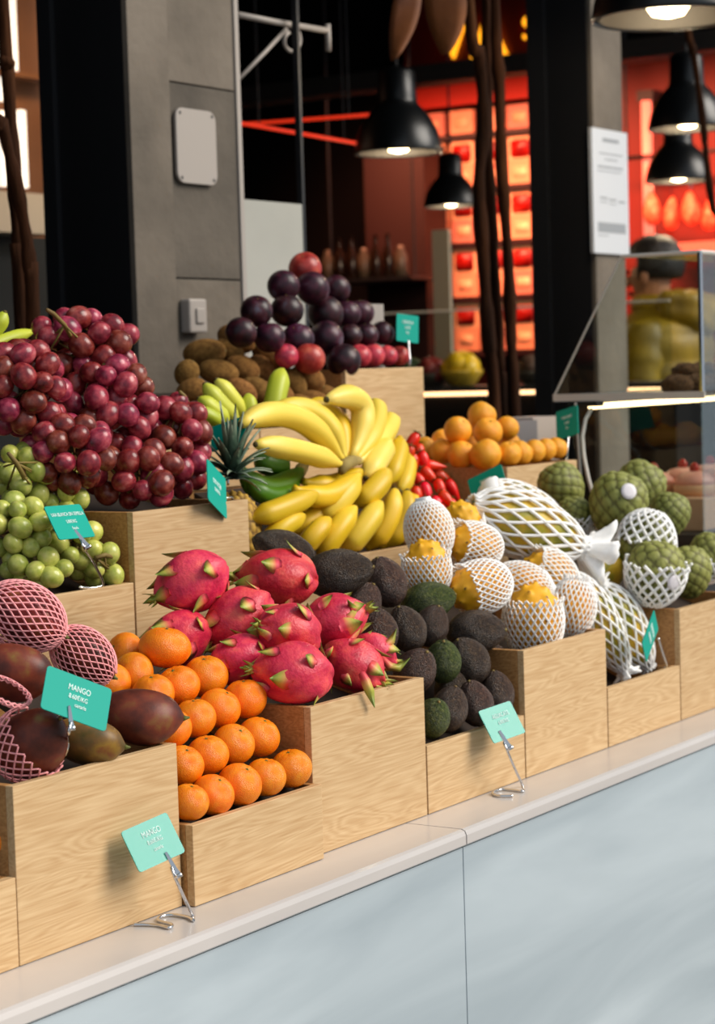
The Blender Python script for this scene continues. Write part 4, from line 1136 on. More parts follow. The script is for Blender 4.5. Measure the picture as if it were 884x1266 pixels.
# ------------------------------------------------------------------ teal price cards on clip stands
def text_mesh(body, size, name='lettering'):
    cu = bpy.data.curves.new('txt', 'FONT'); cu.body = body; cu.size = size; cu.align_x = 'CENTER'; cu.align_y = 'CENTER'; cu.extrude = 0.0006
    o = bpy.data.objects.new('txt', cu); COL.objects.link(o)
    dg = bpy.context.evaluated_depsgraph_get()
    me = bpy.data.meshes.new_from_object(o.evaluated_get(dg)); me.name = name
    bpy.data.objects.remove(o); bpy.data.curves.remove(cu)
    me.materials.clear(); me.materials.append(M['print'])
    return me
def price_card(corners, y, label, lines, wire=None, clip=None, aspect=1.5, lean=-1):
    """corners: top-left, top-right, bottom-right, bottom-left in photo px; y: depth of the card's centre"""
    q = np.array(corners, float); cx, cy = q.mean(axis=0)
    a2 = ((q[1] - q[0]) + (q[2] - q[3])) / 2; b2 = ((q[3] - q[0]) + (q[2] - q[1])) / 2
    dot = float(a2 @ b2); best = None
    for db in np.linspace(1, 120, 400):
        da = dot / db; A_ = math.sqrt(a2 @ a2 + da * da); B_ = math.sqrt(b2 @ b2 + db * db)
        e = abs(math.log(A_ / B_ / aspect)) + 0.002 * (abs(da) + db) / 10
        if best is None or e < best[0]: best = (e, da, db)
    _, da, db = best
    c = at(cx, cy, y=y); k = mpp(c)
    db *= lean; da *= -lean
    a = (RIGHT * a2[0] - UPV * a2[1] + FWD * da) * k; b = (RIGHT * b2[0] - UPV * b2[1] + FWD * db) * k
    root = empty('price_card', c); tag(root, label, 'price card', 'teal price cards')
    W, H = a.length, b.length; ux = a.normalized(); uy = -b.normalized(); uz = ux.cross(uy).normalized(); uy = uz.cross(ux)
    pts = rrect(W, H, 0.05 * W, 3)
    m = MB(); v = [ux * x + uy * yv + uz * 0.0009 for x, yv in pts] + [ux * x + uy * yv - uz * 0.0009 for x, yv in pts]; n = len(pts)
    m.add(v, [tuple(range(n)), tuple(range(2 * n - 1, n - 1, -1))] + [(i, n + i, n + (i + 1) % n, (i + 1) % n) for i in range(n)])
    cd = m.build('card', M['card_gloss' if 'glossy' in label else 'card'], root)
    Mx = Matrix(((ux.x, uy.x, uz.x, 0), (ux.y, uy.y, uz.y, 0), (ux.z, uy.z, uz.z, 0), (0, 0, 0, 1)))
    for body, sz, fx, fy in lines:
        t = bpy.data.objects.new('lettering', text_mesh(body, 1.0)); COL.objects.link(t); t.parent = cd
        s = sz * H
        t.matrix_local = Matrix.Translation(ux * fx * W + uy * fy * H + uz * 0.0012) @ Mx @ Matrix.Diagonal((s * 0.72, s, 1, 1))
    def onplane(px, py, lift):
        r_ = ray(px, py); t_ = (c - C).dot(uz) / r_.dot(uz)
        return C + r_ * t_ - FWD * lift - c
    if clip:
        p0, p1 = onplane(clip[0][0], clip[0][1], .004), onplane(clip[1][0], clip[1][1], .004)
        d = (p1 - p0).normalized(); sd = d.cross(FWD).normalized() * 3.0 * k; nn = d.cross(sd).normalized() * 0.004
        m = MB(); vv = []
        for q_, wf in ((p0, 0.55), (p0.lerp(p1, 0.75), 1.0), (p1, 1.5)):
            vv += [q_ - sd * wf - nn, q_ + sd * wf - nn, q_ + sd * wf + nn * .3, q_ - sd * wf + nn * .3]
        m.add(vv, [(0, 1, 2, 3), (11, 10, 9, 8)] + [(i * 4 + kk, i * 4 + 4 + kk, i * 4 + 4 + (kk + 1) % 4, i * 4 + (kk + 1) % 4) for i in (0, 1) for kk in range(4)])
        cl = m.build('clip', M['chrome'], root, bevel=0.0008)
        MB().tube([p1 - sd * 1.6 - FWD * .002, p1 + sd * 1.6 - FWD * .002], 0.0035, 8).build('hinge_pin', M['chrome'], cl, True)
    if wire:
        pw = [onplane(w[0], w[1], 0.0) if w[2] == 'P' else (at(w[0], w[1], z=w[2][1]) if isinstance(w[2], tuple) else at(w[0], w[1], y=w[2])) - c for w in wire]
        # smooth the wire
        sm = []
        for i in range(len(pw) - 1):
            P0, P1, P2, P3 = pw[max(i - 1, 0)], pw[i], pw[i + 1], pw[min(i + 2, len(pw) - 1)]
            for j in range(6):
                t = j / 6
                sm.append(0.5 * ((2 * P1) + (P2 - P0) * t + (2 * P0 - 5 * P1 + 4 * P2 - P3) * t * t + (-P0 + 3 * P1 - 3 * P2 + P3) * t ** 3))
        sm.append(pw[-1])
        MB().tube(sm, 0.0026, 7).build('wire_stand', M['chrome'], root, True)
    return root
ZB = ('z', 0.003)
price_card([(59, 821), (134, 857), (130, 904), (55, 873)], -.03, 'teal mango price card on a clip stand in the mango crate',
           [('MANGO', .19, .02, .20), ('8.60€/KG', .15, .02, .0), ('canaria', .13, .07, -.17)],
           wire=[(88, 890, 'P'), (85, 905, 'P'), (84, 915, .0), (83, 925, .008), (78, 938, .022), (68, 946, .03), (60, 947, .06), (70, 945, .10)], clip=[(86, 872, -.034), (89, 900, -.012)])
price_card([(151, 1026), (203, 1008), (227, 1057), (176, 1074)], -.045, 'glossy teal price card on a wire stand before the mango crate',
           [('MANGO', .20, .04, .22), ('8.60€/KG', .15, .04, .02), ('canaria', .13, .04, -.16)], aspect=1.35,
           wire=[(212, 1072, 'P'), (216, 1084, 'P'), (226, 1106, -.065), (238, 1132, ZB), (239, 1138, ZB), (232, 1134, ZB), (214, 1131, ZB), (199, 1133, ZB), (196, 1138, ZB), (212, 1143, ZB), (209, 1147, ZB), (196, 1144, ZB), (180, 1143, ZB), (165, 1143, ZB)],
           clip=[(205, 1053, -.075), (221, 1082, -.068)])
price_card([(590, 878), (632, 869), (651, 907), (609, 917)], -.040, 'glossy teal price card on a wire stand before the avocado crate',
           [('AGUACATE', .18, .04, .20), ('6.90€/KG', .15, .04, .0)], aspect=1.35,
           wire=[(623, 918, 'P'), (627, 928, 'P'), (635, 947, -.055), (646, 971, ZB), (647, 978, ZB), (636, 977, ZB), (620, 976, ZB), (609, 980, ZB), (616, 984, ZB), (634, 984, ZB)],
           clip=[(617, 903, -.064), (630, 925, -.058)])
price_card([(56, 626), (95, 624), (114, 663), (79, 668)], .50, 'teal price card on a clip in the green grapes',
           [('UVA BLANCA SIN SEMILLA', .15, .02, .22), ('5.80€/KG', .14, .04, .0), ('España', .12, .06, -.2)], aspect=1.45,
           wire=[(100, 668, 'P'), (104, 678, 'P'), (115, 695, .497), (126, 716, .50), (126, 724, .505), (112, 727, .51), (98, 726, .515), (103, 729, .52)], clip=[(93, 655, .492), (109, 677, .497)])
price_card([(257, 567), (276, 592), (279, 642), (260, 618)], .49, 'narrow teal price card turned away on the red grape crate rim',
           [('UVA ROJA', .17, .0, .12), ('5.80€/KG', .13, .0, -.06)], wire=[(279, 616, .51), (286, 615, .516), (288, 617, .518)], clip=None, aspect=1.3)
price_card([(258, 527), (304, 515), (304, 545), (262, 560)], .62, 'teal price card half hidden by pineapple leaves',
           [('PIÑA', .2, .1, .15)], wire=[(282, 545, .622), (282, 570, .622), (282, 600, .622)], aspect=1.5)
price_card([(490, 388), (518, 390), (517, 424), (490, 422)], .985, 'teal price card on a stem at the end of the plum pyramid',
           [('CIRUELA', .17, .0, .22), ('3.50€', .15, .0, .02), ('KG', .13, .0, -.16)], wire=[(505, 420, .982), (506, 436, .975), (507, 446, .970), (506, 452, .972)], aspect=.95)
price_card([(689, 509), (713, 501), (713, 537), (690, 544)], .54, 'teal price card on a stem behind the right end of the oranges',
           [('NARANJAS', .15, .0, .2), ('2.50€', .14, .0, .0), ('KG', .12, .0, -.18)], wire=[(703, 536, .538), (702, 552, .53), (701, 564, .52), (700, 568, .509)], aspect=1.1)
price_card([(579, 593), (619, 574), (627, 604), (586, 625)], .43, 'teal price card standing between the oranges and the papaya net',
           [('PAPAYA', .19, .0, .17), ('4.80€ KG', .15, .0, -.04), ('Brasil', .13, .05, -.22)], wire=[(606, 610, .431), (607, 630, .431), (607, 660, .432)], aspect=1.45)
price_card([(808, 753), (818, 780), (799, 818), (790, 794)], -.005, 'tilted teal price card leaning on a wire by the cherimoya crate',
           [('PAPAYA', .2, .0, .15), ('4.80€/KG', .15, .0, -.05)], wire=[(814, 789, .0), (818, 803, .004), (824, 822, .010), (822, 826, .016)], aspect=.8)
price_card([(686, 722), (700, 727), (701, 736), (688, 733)], .10, 'sliver of a teal card between the pitahaya nets',
           [], aspect=1.6)

# ------------------------------------------------------------------ glass display case right of the fruit
CX0, CX1 = 2.90, 4.40
gc = empty('display_case', (CX0, 0.25, 0.0)); tag(gc, 'glass display case on the counter behind the cherimoyas', 'display case')
def cpoly(pts3, th, name, mat, parent=gc):
    """flat pane through 3D points, th: thickness vector"""
    o = parent.location; n = len(pts3); th = Vector(th)
    v = [Vector(q) - o for q in pts3] + [Vector(q) + th - o for q in pts3]
    return MB().add(v, [tuple(range(n)), tuple(range(2 * n - 1, n - 1, -1))] + [(i, n + i, n + (i + 1) % n, (i + 1) % n) for i in range(n)]).build(name, mat, parent)
M['edge'] = plain('pale_edge', '#cfc9c0', 0.35)
yb0, yf0, yt0 = .68, .255, .476; zs, zt = .722, 1.078
child_box((CX0, yf0 - .01, .335), (CX1, .66, .352), 'lower_shelf', M['dark_steel'], gc)
child_box((CX0, yf0, 0.002), (CX1, .64, .335), 'base', M['black'], gc)
child_box((CX0, yf0 - .006, zs - .020), (CX1, yb0, zs), 'upper_shelf', M['glass'], gc)
child_box((CX0 - .004, yf0 - .008, zs - .018), (CX0, yb0 + .004, zs + .001), 'shelf_edge', M['edge'], gc)
cpoly([(CX0, yf0, zs), (CX0, yb0, zs), (CX0, yt0, zt), (CX0, yf0, zt)], (.004, 0, 0), 'side_pane', M['glass'])
cpoly([(CX0, yf0, zs), (CX1, yf0, zs), (CX1, yf0, zt), (CX0, yf0, zt)], (0, .004, 0), 'front_pane', M['glass'])
cpoly([(CX0, yf0, zt), (CX1, yf0, zt), (CX1, yt0, zt), (CX0, yt0, zt)], (0, 0, .004), 'top_pane', M['glass'])
def cbar(p0, p1, r, name, mat=None):
    o = gc.location
    return MB().tube([Vector(p0) - o, Vector(p1) - o], r, 6).build(name, mat or M['edge'], gc)
cbar((CX0, yf0, zt), (CX0, yt0, zt), .006, 'top_edge'); cbar((CX0, yf0, zs), (CX0, yf0, zt), .007, 'corner_post', M['chrome'])
cbar((CX0, yt0, zt), (CX0, yb0, zs), .0028, 'sloping_edge'); cbar((CX0, yf0, zt), (CX1, yf0, zt), .006, 'top_edge')
cpoly([(CX0, yf0, .352), (CX0, .60, .352), (CX0, .64, .70), (CX0, yf0, .70)], (.004, 0, 0), 'side_pane', M['glass'])
cpoly([(CX0, yf0, .352), (CX1, yf0, .352), (CX1, yf0, .70), (CX0, yf0, .70)], (0, .004, 0), 'front_pane', M['glass'])
cbar((CX0 - .002, .60, .352), (CX0 - .002, .618, .70), .0035, 'back_edge')
M['tube_warm'] = glow('warm_tube', '#ffd9a4', 5.0)
cbar((CX0 + .02, .585, .688), (CX1, .585, .688), .008, 'light_tube', M['tube_warm'])
child_box((CX0 + .005, .56, .688), (CX0 + .05, .61, .702), 'tube_holder', M['dark_steel'], gc)
tag(MB().tube([at(731, 506, y=.58), at(724, 518, y=.57), at(720, 540, y=.55), at(722, 565, y=.52), at(727, 590, y=.50), at(734, 615, y=.488), at(737, 650, y=.485)], .005, 8).build('power_cord', M['cable'], None, True),
    'white cord hanging from the light inside the glass case', 'cord')
# pastries on a tray
M['pastry'] = pmat('pastry_crust', [(0.3, '#c98a5a'), (0.7, '#e8b48a')], scale=5, rough=0.6)
M['glaze'] = pmat('pink_glaze', [(0.3, '#e8907c'), (0.7, '#f6b6a2')], scale=5, rough=0.25)
ptray = MB().box((CX0 + .1, .30, .353), (CX0 + 1.2, .56, .440)).build('pastry_tray', plain('tray_cream', '#d8a684', 0.5), None, bevel=.004); tag(ptray, 'cream riser under the pink pastries in the glass case', 'tray')
PMESH = MB().lathe([(.02, 0), (.052, .0), (.058, .018), (.055, .034)], 20).mesh('crust', M['pastry']); GMESH = MB().lathe([(.056, .030), (.052, .046), (.036, .060), (.012, .066), (.002, .067)], 20).mesh('glaze', M['glaze'])
BER = MB().lathe([(.002, .062), (.013, .068), (.014, .078), (.006, .088), (.001, .089)], 10).mesh('berry', plain('berry_red', '#b01a10', 0.2))
k = 0
for ix in range(5):
    for iy in range(2):
        o = empty('pastry', (CX0 + .20 + ix * .19, .37 + iy * .12, .4405))
        tag(o, 'pink glazed pastry, %s from the near end in the %s row of the tray' % (ORD[ix], ['front', 'back'][iy]), 'pastry', 'pastries in the case')
        for nm, me in (('crust', PMESH), ('glaze', GMESH), ('berry', BER)):
            c_ = bpy.data.objects.new(nm, me); COL.objects.link(c_); c_.parent = o
M['cookie'] = pmat('brown_crumb', [(0.3, '#3a2010'), (0.7, '#8a5a30')], scale=8, rough=0.8, bump=.6, bscale=20)
def lump(D, T, P):
    r = 1 + .10 * np.sin(4 * P + 3 * T) + .08 * np.cos(7 * P - 5 * T); V = D * r[:, None]; V[:, 2] *= .55; return V
CK = sphere_mb(18, 12, lump).mesh('bun', M['cookie'])
for i, (px, py, y, rr) in enumerate([(838, 470, .42, 20), (862, 466, .40, 20), (850, 455, .44, 17), (880, 468, .36, 18), (872, 450, .40, 18)]):
    o = bpy.data.objects.new('bun', CK); COL.objects.link(o); p = at(px, py, x=3.05 + .06 * i); p.z = .724 + .016 + (.03 if i in (2, 4) else 0); orient(o, p, (0.05 * i, 0, 1), .045, i)
    tag(o, ['dark crusty bun at the left of the small pile', 'dark crusty bun in the middle of the small pile', 'dark crusty bun lying on the left pair', 'dark crusty bun by the case corner post', 'dark crusty bun lying on top by the corner post'][i] + ' in the case', 'bun', 'crusty buns')

# ------------------------------------------------------------------ person in a mustard puffer jacket beyond the case
def person():
    base = at(818, 420, d=10.4); H = 2.26; top = at(803, 293, d=10.4).z
    foot = top - H
    F = (-RIGHT * 0.85 + FWD * 0.5); F.z = 0; F.normalize(); Lf = Vector((-F.y, F.x, 0)); Z = Vector((0, 0, 1))
    root = empty('person', (base.x, base.y, foot)); tag(root, 'person in a mustard puffer jacket with dark hair seen behind the glass case', 'person')
    def q(f, l, z): return (F * f + Lf * l + Z * z) * H
    # body: one continuous skinned figure
    J = {}; V = []; E = []; Rd = []
    def j(n, f, l, z, r, par=None):
        J[n] = len(V); V.append(q(f, l, z)); Rd.append(r * H)
        if par: E.append((J[par], J[n]))
    j('pelvis', 0, 0, .52, .070); j('waist', 0, 0, .60, .062, 'pelvis'); j('chest', .005, 0, .72, .075, 'waist'); j('neckb', .0, 0, .815, .038, 'chest'); j('neck', .012, 0, .85, .032, 'neckb')
    j('skull', .025, 0, .905, .050, 'neck'); j('crown', .020, 0, .945, .050, 'skull')
    for s, n in ((1, 'l'), (-1, 'r')):
        j(n + 'hip', 0, s * .055, .50, .055, 'pelvis'); j(n + 'knee', .01, s * .06, .28, .036, n + 'hip'); j(n + 'calf', -.005, s * .06, .18, .034, n + 'knee'); j(n + 'ank', -.01, s * .06, .04, .021, n + 'calf'); j(n + 'toe', .075, s * .065, .018, .020, n + 'ank')
        j(n + 'sh', 0, s * .105, .795, .040, 'chest'); j(n + 'elb', -.01, s * .135, .63, .028, n + 'sh'); j(n + 'wri', .09, s * .11, .545, .018, n + 'elb'); j(n + 'palm', .125, s * .10, .535, .017, n + 'wri')
        for i, (df, dl, dz) in enumerate(((.045, -.012, -.012), (.05, -.004, -.012), (.047, .004, -.012), (.04, .012, -.012), (.02, -.018, .006))):
            j(n + 'f%d' % i, .125 + df * .6, s * (.10 + dl), .535 + dz * .5, .0045, n + 'palm'); j(n + 'g%d' % i, .125 + df, s * (.10 + dl), .535 + dz * 1.6, .0038, n + 'f%d' % i)
    me = bpy.data.meshes.new('body'); me.from_pydata([tuple(v) for v in V], E, []); me.update()
    M['skin'] = pmat('skin', [(0.3, '#a06a4c'), (0.7, '#bb8462')], scale=4, rough=0.5)
    M['trousers'] = plain('dark_trousers', '#17191f', 0.8)
    b = bpy.data.objects.new('body', me); COL.objects.link(b); b.parent = root; me.materials.append(M['skin'])
    sk = b.modifiers.new('skin', 'SKIN')
    for i, sv in enumerate(me.skin_vertices[0].data): sv.radius = (Rd[i], Rd[i]); sv.use_root = (i == 0)
    ss = b.modifiers.new('sub', 'SUBSURF'); ss.levels = 1; ss.render_levels = 2
    # face features
    def ell(c, ra, name, mat, par):
        m = sphere_mb(14, 10, lambda D, T, P: D * np.array(ra))
        m.v = [tuple(c + F * x * H + Lf * y * H + Z * z * H) for x, y, z in m.v]; return m.build(name, mat, par, True)
    ell(q(.078, 0, .905), (.011, .007, .013), 'nose', M['skin'], b); ell(q(.070, 0, .878), (.006, .016, .005), 'mouth', plain('lips', '#8a4a44', .5), b)
    for s in (1, -1):
        ell(q(.070, s * .020, .925), (.006, .009, .005), 'eye', plain('eye', '#1a1412', .2), b); ell(q(.015, s * .055, .912), (.010, .006, .018), 'ear', M['skin'], b)
    M['hair'] = pmat('dark_hair', [(0.3, '#0c0908'), (0.7, '#1f1713')], scale=20, rough=.6, bump=.5, bscale=40)
    hb = sphere_mb(24, 18, lambda D, T, P: D * np.array((.066, .063, .062)) * (1 + .04 * np.sin(9 * P + 4 * T))[:, None])
    hv = []
    for x, y, z in hb.v:
        if x > .025 and z < .02: x = .02
        if z < -.035: z = -.035
        hv.append(tuple(q(.012, 0, .942) + F * x * H + Lf * y * H + Z * z * H))
    hb.v = hv; hb.build('hair', M['hair'], root, True)
    # puffer jacket: torso rings, sleeves and hood
    M['mustard'] = pmat('mustard_nylon', [(0.3, '#6e5606'), (0.6, '#9a7a0c'), (0.8, '#b08c18')], scale=6, rough=.5, bump=.4, bscale=9)
    jk = empty('jacket'); jk.parent = root
    m = MB(); prof = []; n = 40
    for i in range(n + 1):
        s = i / n; z = .47 + .385 * s
        wf, wl = (.098 + .012 * math.sin(s * PI)), (.118 + .018 * math.sin(s * PI * .9))
        if s > .86: k_ = 1 - (s - .86) / .14 * .62; wf *= k_; wl *= k_
        puff = 1 + .055 * abs(math.sin(s * PI * 6))
        for a_ in range(24):
            a = a_ * PI / 12; prof.append(q(wf * puff * math.cos(a), wl * puff * math.sin(a), z))
    f = [(i * 24 + k_, i * 24 + (k_ + 1) % 24, (i + 1) * 24 + (k_ + 1) % 24, (i + 1) * 24 + k_) for i in range(n) for k_ in range(24)]
    f += [tuple(range(23, -1, -1)), tuple(n * 24 + k_ for k_ in range(24))]
    m.add(prof, f); jt = m.build('jacket', M['mustard'], root, True); bpy.data.objects.remove(jk)
    for s in (1, -1):
        pts = bez(q(0, s * .095, .80), q(-.03, s * .165, .62), q(.085, s * .115, .552), 26)
        MB().tube(pts, [H * (.046 - .014 * i / 25) * (1 + .10 * abs(math.sin(i / 25 * PI * 7))) for i in range(26)], 14).build('sleeve', M['mustard'], jt, True)
    hb2 = sphere_mb(26, 18, lambda D, T, P: D * np.array((.066, .098, .058)) * (1 + .07 * np.sin(5 * P + 2) * np.sin(T) + .05 * np.sin(7 * T))[:, None])
    hb2.v = [tuple(q(-.062, 0, .815) + F * x * H + Lf * y * H + Z * (z + .35 * abs(y)) * H) for x, y, z in hb2.v]
    hb2.build('hood', M['mustard'], jt, True)
    MB().lathe([(.058 * H, .83 * H), (.066 * H, .845 * H), (.062 * H, .872 * H), (.052 * H, .868 * H), (.050 * H, .835 * H)], 24, False).build('collar', M['mustard'], jt, True)
    # trousers and shoes
    for s in (1, -1):
        MB().tube([q(0, s * .045, .52), q(.0, s * .056, .42), q(.01, s * .06, .28), q(-.005, s * .06, .10), q(-.008, s * .06, .045)], [H * r_ for r_ in (.070, .064, .048, .044, .044)], 14).build('trouser_leg', M['trousers'], root, True)
        ell(q(.03, s * .063, .020), (.075, .032, .0195), 'shoe', M['black'], root)
person()

# ------------------------------------------------------------------ pendant lamps
M['lamp_black'] = plain('lamp_enamel', '#0a0d10', 0.32)
M['bulb'] = glow('warm_bulb', '#ffe2b0', 9.0)
M['lamp_in'] = plain('lamp_inside', '#120d08', 0.6)
def lamp(px, py, wpx, d, label):
    p = at(px, py, d=d); R_ = wpx / 2 * d / FPX
    root = empty('pendant_lamp', p); tag(root, label, 'lamp', 'black pendant lamps')
    prof = [(1.0, 0), (1.0, .06), (.97, .22), (.90, .48), (.76, .76), (.58, .98), (.45, 1.12), (.42, 1.25), (.40, 1.85), (.33, 1.93), (.12, 1.97), (.05, 2.0)]
    MB().lathe([(r * R_, z * R_) for r, z in prof] + [], 36, cap=False).build('shade', M['lamp_black'], root, True).modifiers.new('t', 'SOLIDIFY').thickness = -.006
    MB().lathe([(r * R_ * .93, z * R_ + .004) for r, z in prof[:7]], 30, cap=False).build('reflector', M['lamp_in'], root, True)
    MB().lathe([(.02 * R_, .02 * R_), (.22 * R_, .06 * R_), (.33 * R_, .22 * R_), (.28 * R_, .45 * R_), (.14 * R_, .7 * R_), (.12 * R_, .9 * R_)], 18).build('bulb', M['bulb'], root, True)
    lt = bpy.data.lights.new('lamp_light', 'POINT'); lt.energy = 5.0; lt.color = (1.0, .78, .5); lt.shadow_soft_size = .03
    lo = bpy.data.objects.new('lamp_light', lt); COL.objects.link(lo); lo.location = (p - Vector((0, 0, .03))) * U
    MB().tube([(0, 0, 1.96 * R_), (0, 0, ZC - p.z - .001)], .006, 6).build('cord', M['black'], root)
    MB().lathe([(.05, ZC - p.z - .03), (.045, ZC - p.z - .0015)], 14).build('ceiling_rose', M['black'], root)
lamp(493, 190, 106, 8.6, 'black bell pendant lamp above the plums with a warm bulb showing')
lamp(558, 256, 66, 11.0, 'smaller black pendant lamp in front of the red meat shelves')
lamp(850, 160, 94, 9.3, 'upper right black pendant lamp with bright bulb glints')
lamp(839, 225, 80, 10.6, 'lower right black pendant lamp in front of the hanging meat')
lamp(826, 24, 184, 6.6, 'black pendant lamp cut off by the top edge over the glass case')

# ------------------------------------------------------------------ vines and dried leaves
M['bark'] = pmat('vine_bark', [(0.3, '#1c0e06'), (0.6, '#3a2010'), (0.8, '#56351c')], scale=6, detail=6, spec=0.1, rough=0.9, bump=.6, bscale=18, stretch=(3, 3, .5))
def vine(pts, r, label, y=1.5):
    P3 = [at(a, b, y=y + (c[0] if c else 0)) for a, b, *c in pts]
    P3 = [Vector((P3[0].x, P3[0].y, ZC - .001))] + P3 + [Vector((P3[-1].x + .02, max(P3[-1].y, 1.47), ZI + .001))]
    sm = []
    for i in range(len(P3) - 1):
        P0, P1, P2, P4 = P3[max(i - 1, 0)], P3[i], P3[i + 1], P3[min(i + 2, len(P3) - 1)]
        for j_ in range(5):
            t = j_ / 5; sm.append(P1.lerp(P2, t) if i in (0, len(P3) - 2) else 0.5 * ((2 * P1) + (P2 - P0) * t + (2 * P0 - 5 * P1 + 4 * P2 - P4) * t * t + (-P0 + 3 * P1 - 3 * P2 + P4) * t ** 3))
    sm.append(P3[-1])
    rad = [r * mpp(P3[1]) * (1 + .16 * math.sin(i * .9) + .08 * math.sin(i * 2.3)) for i in range(len(sm))]
    o = MB().tube(sm, rad, 9).build('hanging_vine', M['bark'], None, True)
    return tag(o, label, 'vine', 'twisted woody vines')
vine([(580, 0), (592, 70), (598, 150), (592, 230), (598, 330), (604, 420), (612, 520)], 8.5, 'thick woody vine, left strand of the bundle before the red shelves')
vine([(601, 0), (602, 120), (606, 250), (612, 350), (617, 450), (622, 525)], 7.5, 'woody vine, middle strand of the bundle before the red shelves', 1.56)
vine([(612, 0), (617, 100), (620, 200), (628, 320), (632, 420), (636, 520)], 7.5, 'woody vine, right strand of the bundle before the red shelves')
vine([(4, 0), (9, 80), (16, 200), (22, 300), (26, 400)], 9, 'straight woody vine at the far left edge')
vine([(-14, 60), (2, 150), (18, 220), (32, 290), (38, 350), (41, 410)], 8.5, 'bent woody vine crossing the far left edge', 1.42)
vine([(848, 0), (858, 70), (868, 140), (874, 200), (882, 260), (900, 330)], 4.5, 'thin dark vine curving past the right lamps', 1.62)
M['dry'] = pmat('dried_leaf', [(0.3, '#5a2c0c'), (0.6, '#7e4616'), (0.8, '#9a6026')], scale=4, rough=.7, bump=.3, bscale=12)
def dried_leaf(pts, w, label, y):
    P3 = [at(a, b, y=y) for a, b in pts]; n = 12; m = MB(); v = []; f = []
    c = bez(P3[0], P3[1], P3[2], n); k = mpp(P3[1])
    for i in range(n):
        s = i / (n - 1); d = (c[min(i + 1, n - 1)] - c[max(i - 1, 0)]).normalized(); sd = d.cross(FWD).normalized(); nn = sd.cross(d).normalized()
        ww = w * k * math.sin(PI * (s * .93 + .04)) ** .8 + .001
        for e in (-1, -.5, 0, .5, 1): v.append(c[i] + sd * ww * e + nn * (abs(e) * ww * .12 + .02 * math.sin(4 * s + e)))
    for i in range(n - 1):
        for e in range(4): f.append((i * 5 + e, i * 5 + e + 1, i * 5 + 6 + e, i * 5 + 5 + e))
    m.add(v, f)
    m.tube([Vector((P3[0].x, P3[0].y, ZC - .001)), c[0], c[4]], [.004, .004, .002], 5)
    o = m.build('dried_leaf', M['dry'], None, True); sm = o.modifiers.new('t', 'SOLIDIFY'); sm.thickness = .003
    tag(o, label, 'leaf', 'large dried leaves')
dried_leaf([(512, -60), (505, 10), (487, 76)], 17, 'large brown dried leaf hanging left, over the bell lamp', 1.5)
dried_leaf([(540, -70), (556, 0), (551, 68)], 26, 'broad brown dried leaf hanging right, next to the vines', 1.52)

# ------------------------------------------------------------------ meat counter at the back: red-lit shelves, sign, poultry
M['deep_red'] = plain('deep_red_paint', '#6e160c', 0.5)
M['bright_red'] = plain('bright_red_paint', '#c8240c', 0.5)
def wallbox(px0, py0, px1, py1, x, th, name, mat, label=None, cat=None, kind=None, group=None):
    a, b = at(px0, py1, x=x), at(px1, py0, x=x); zt_ = at((px0 + px1) / 2, py0, x=x).z; zb_ = at((px0 + px1) / 2, py1, x=x).z
    o = MB().box((x, b.y, zb_), (x + th, a.y, zt_)).build(name, mat)
    if label: tag(o, label, cat, group, kind)
    return o
wallbox(500, -60, 690, 88, 9.06, .13, 'sign_board', M['deep_red'], 'dark red sign board with orange letters above the meat shelves', 'sign')
sb = bpy.data.objects['sign_board']
wallbox(480, 84, 690, 128, 9.02, .038, 'red_fascia', M['bright_red'], 'bright red band under the dark beam above the meat shelves', 'panel')
M['letter'] = glow('lit_letter', '#ffa41c', 1.6)
def wall_text(ch, px, py, hpx, x, wide=1.0):
    me = text_mesh(ch, 1.0); me.materials.clear(); me.materials.append(M['letter'])
    o = bpy.data.objects.new('letter', me); COL.objects.link(o); p = at(px, py, x=x); s = hpx * mpp(p) / .70
    o.parent = sb
    o.matrix_local = Matrix.Translation(p) @ Matrix(((0, 0, -1, 0), (-1, 0, 0, 0), (0, 1, 0, 0), (0, 0, 0, 1))) @ Matrix.Diagonal((s * wide, s, 20, 1))
wall_text('V', 560, 50, 50, 9.045, 1.0); wall_text('A', 604, 47, 52, 9.045, 1.05); wall_text('S', 656, 36, 30, 9.045, 1.25); wall_text('.', 644, 63, 44, 9.045, 1.1)
tag(MB().box((6.9, 1.75, at(640, 93, x=7).z), (7.06, 7.9, at(640, 70, x=7).z)).build('steel_beam', plain('beam_grey', '#2a2725', .6)), kind='structure', label='dark steel beam crossing the stall')
wallbox(470, 180, 523, 900, 8.6, .25, 'red_pilaster', plain('ox_red', '#260c0a', .6), 'dark red panel left of the meat shelves', 'panel')
ms = empty('meat_shelf', at(600, 420, x=9.1)); tag(ms, 'shelf unit stacked with packed meat under red light', 'shelf')
M['shelf_dark'] = plain('shelf_dark', '#2a1114', .5)
M['tray_pale'] = plain('tray_pale', '#ffc49a', .5); M['wrap'] = plain('wrap_pale', '#f2a884', .35); M['meat'] = pmat('raw_meat', [(.3, '#7c0c0a'), (.6, '#b01a12'), (.8, '#e0604a')], scale=9, rough=.35)
M['wrap2'] = plain('wrap_pink', '#d88a78', .35)
def pack_mesh(w, h, mat, nm): return MB().box((-.03, -w / 2, 0), (.03, w / 2, h)).mesh(nm, mat, False)
k9 = mpp(at(600, 300, x=9.0)); cw = 36 * k9
TRAY = pack_mesh(cw * .92, 31 * k9, M['tray_pale'], 'tray'); WR = pack_mesh(cw * .95, 29 * k9, M['wrap'], 'wrapped_pack'); WR2 = pack_mesh(cw * .95, 29 * k9, M['wrap2'], 'wrapped_pack')
MEATM = MB().prism([(p_[0] * 1, p_[1] + 15.5 * k9) for p_ in rrect(cw * .72, 22 * k9, 4 * k9, 3)], -.036, -.0305, 'x').mesh('meat', M['meat'])
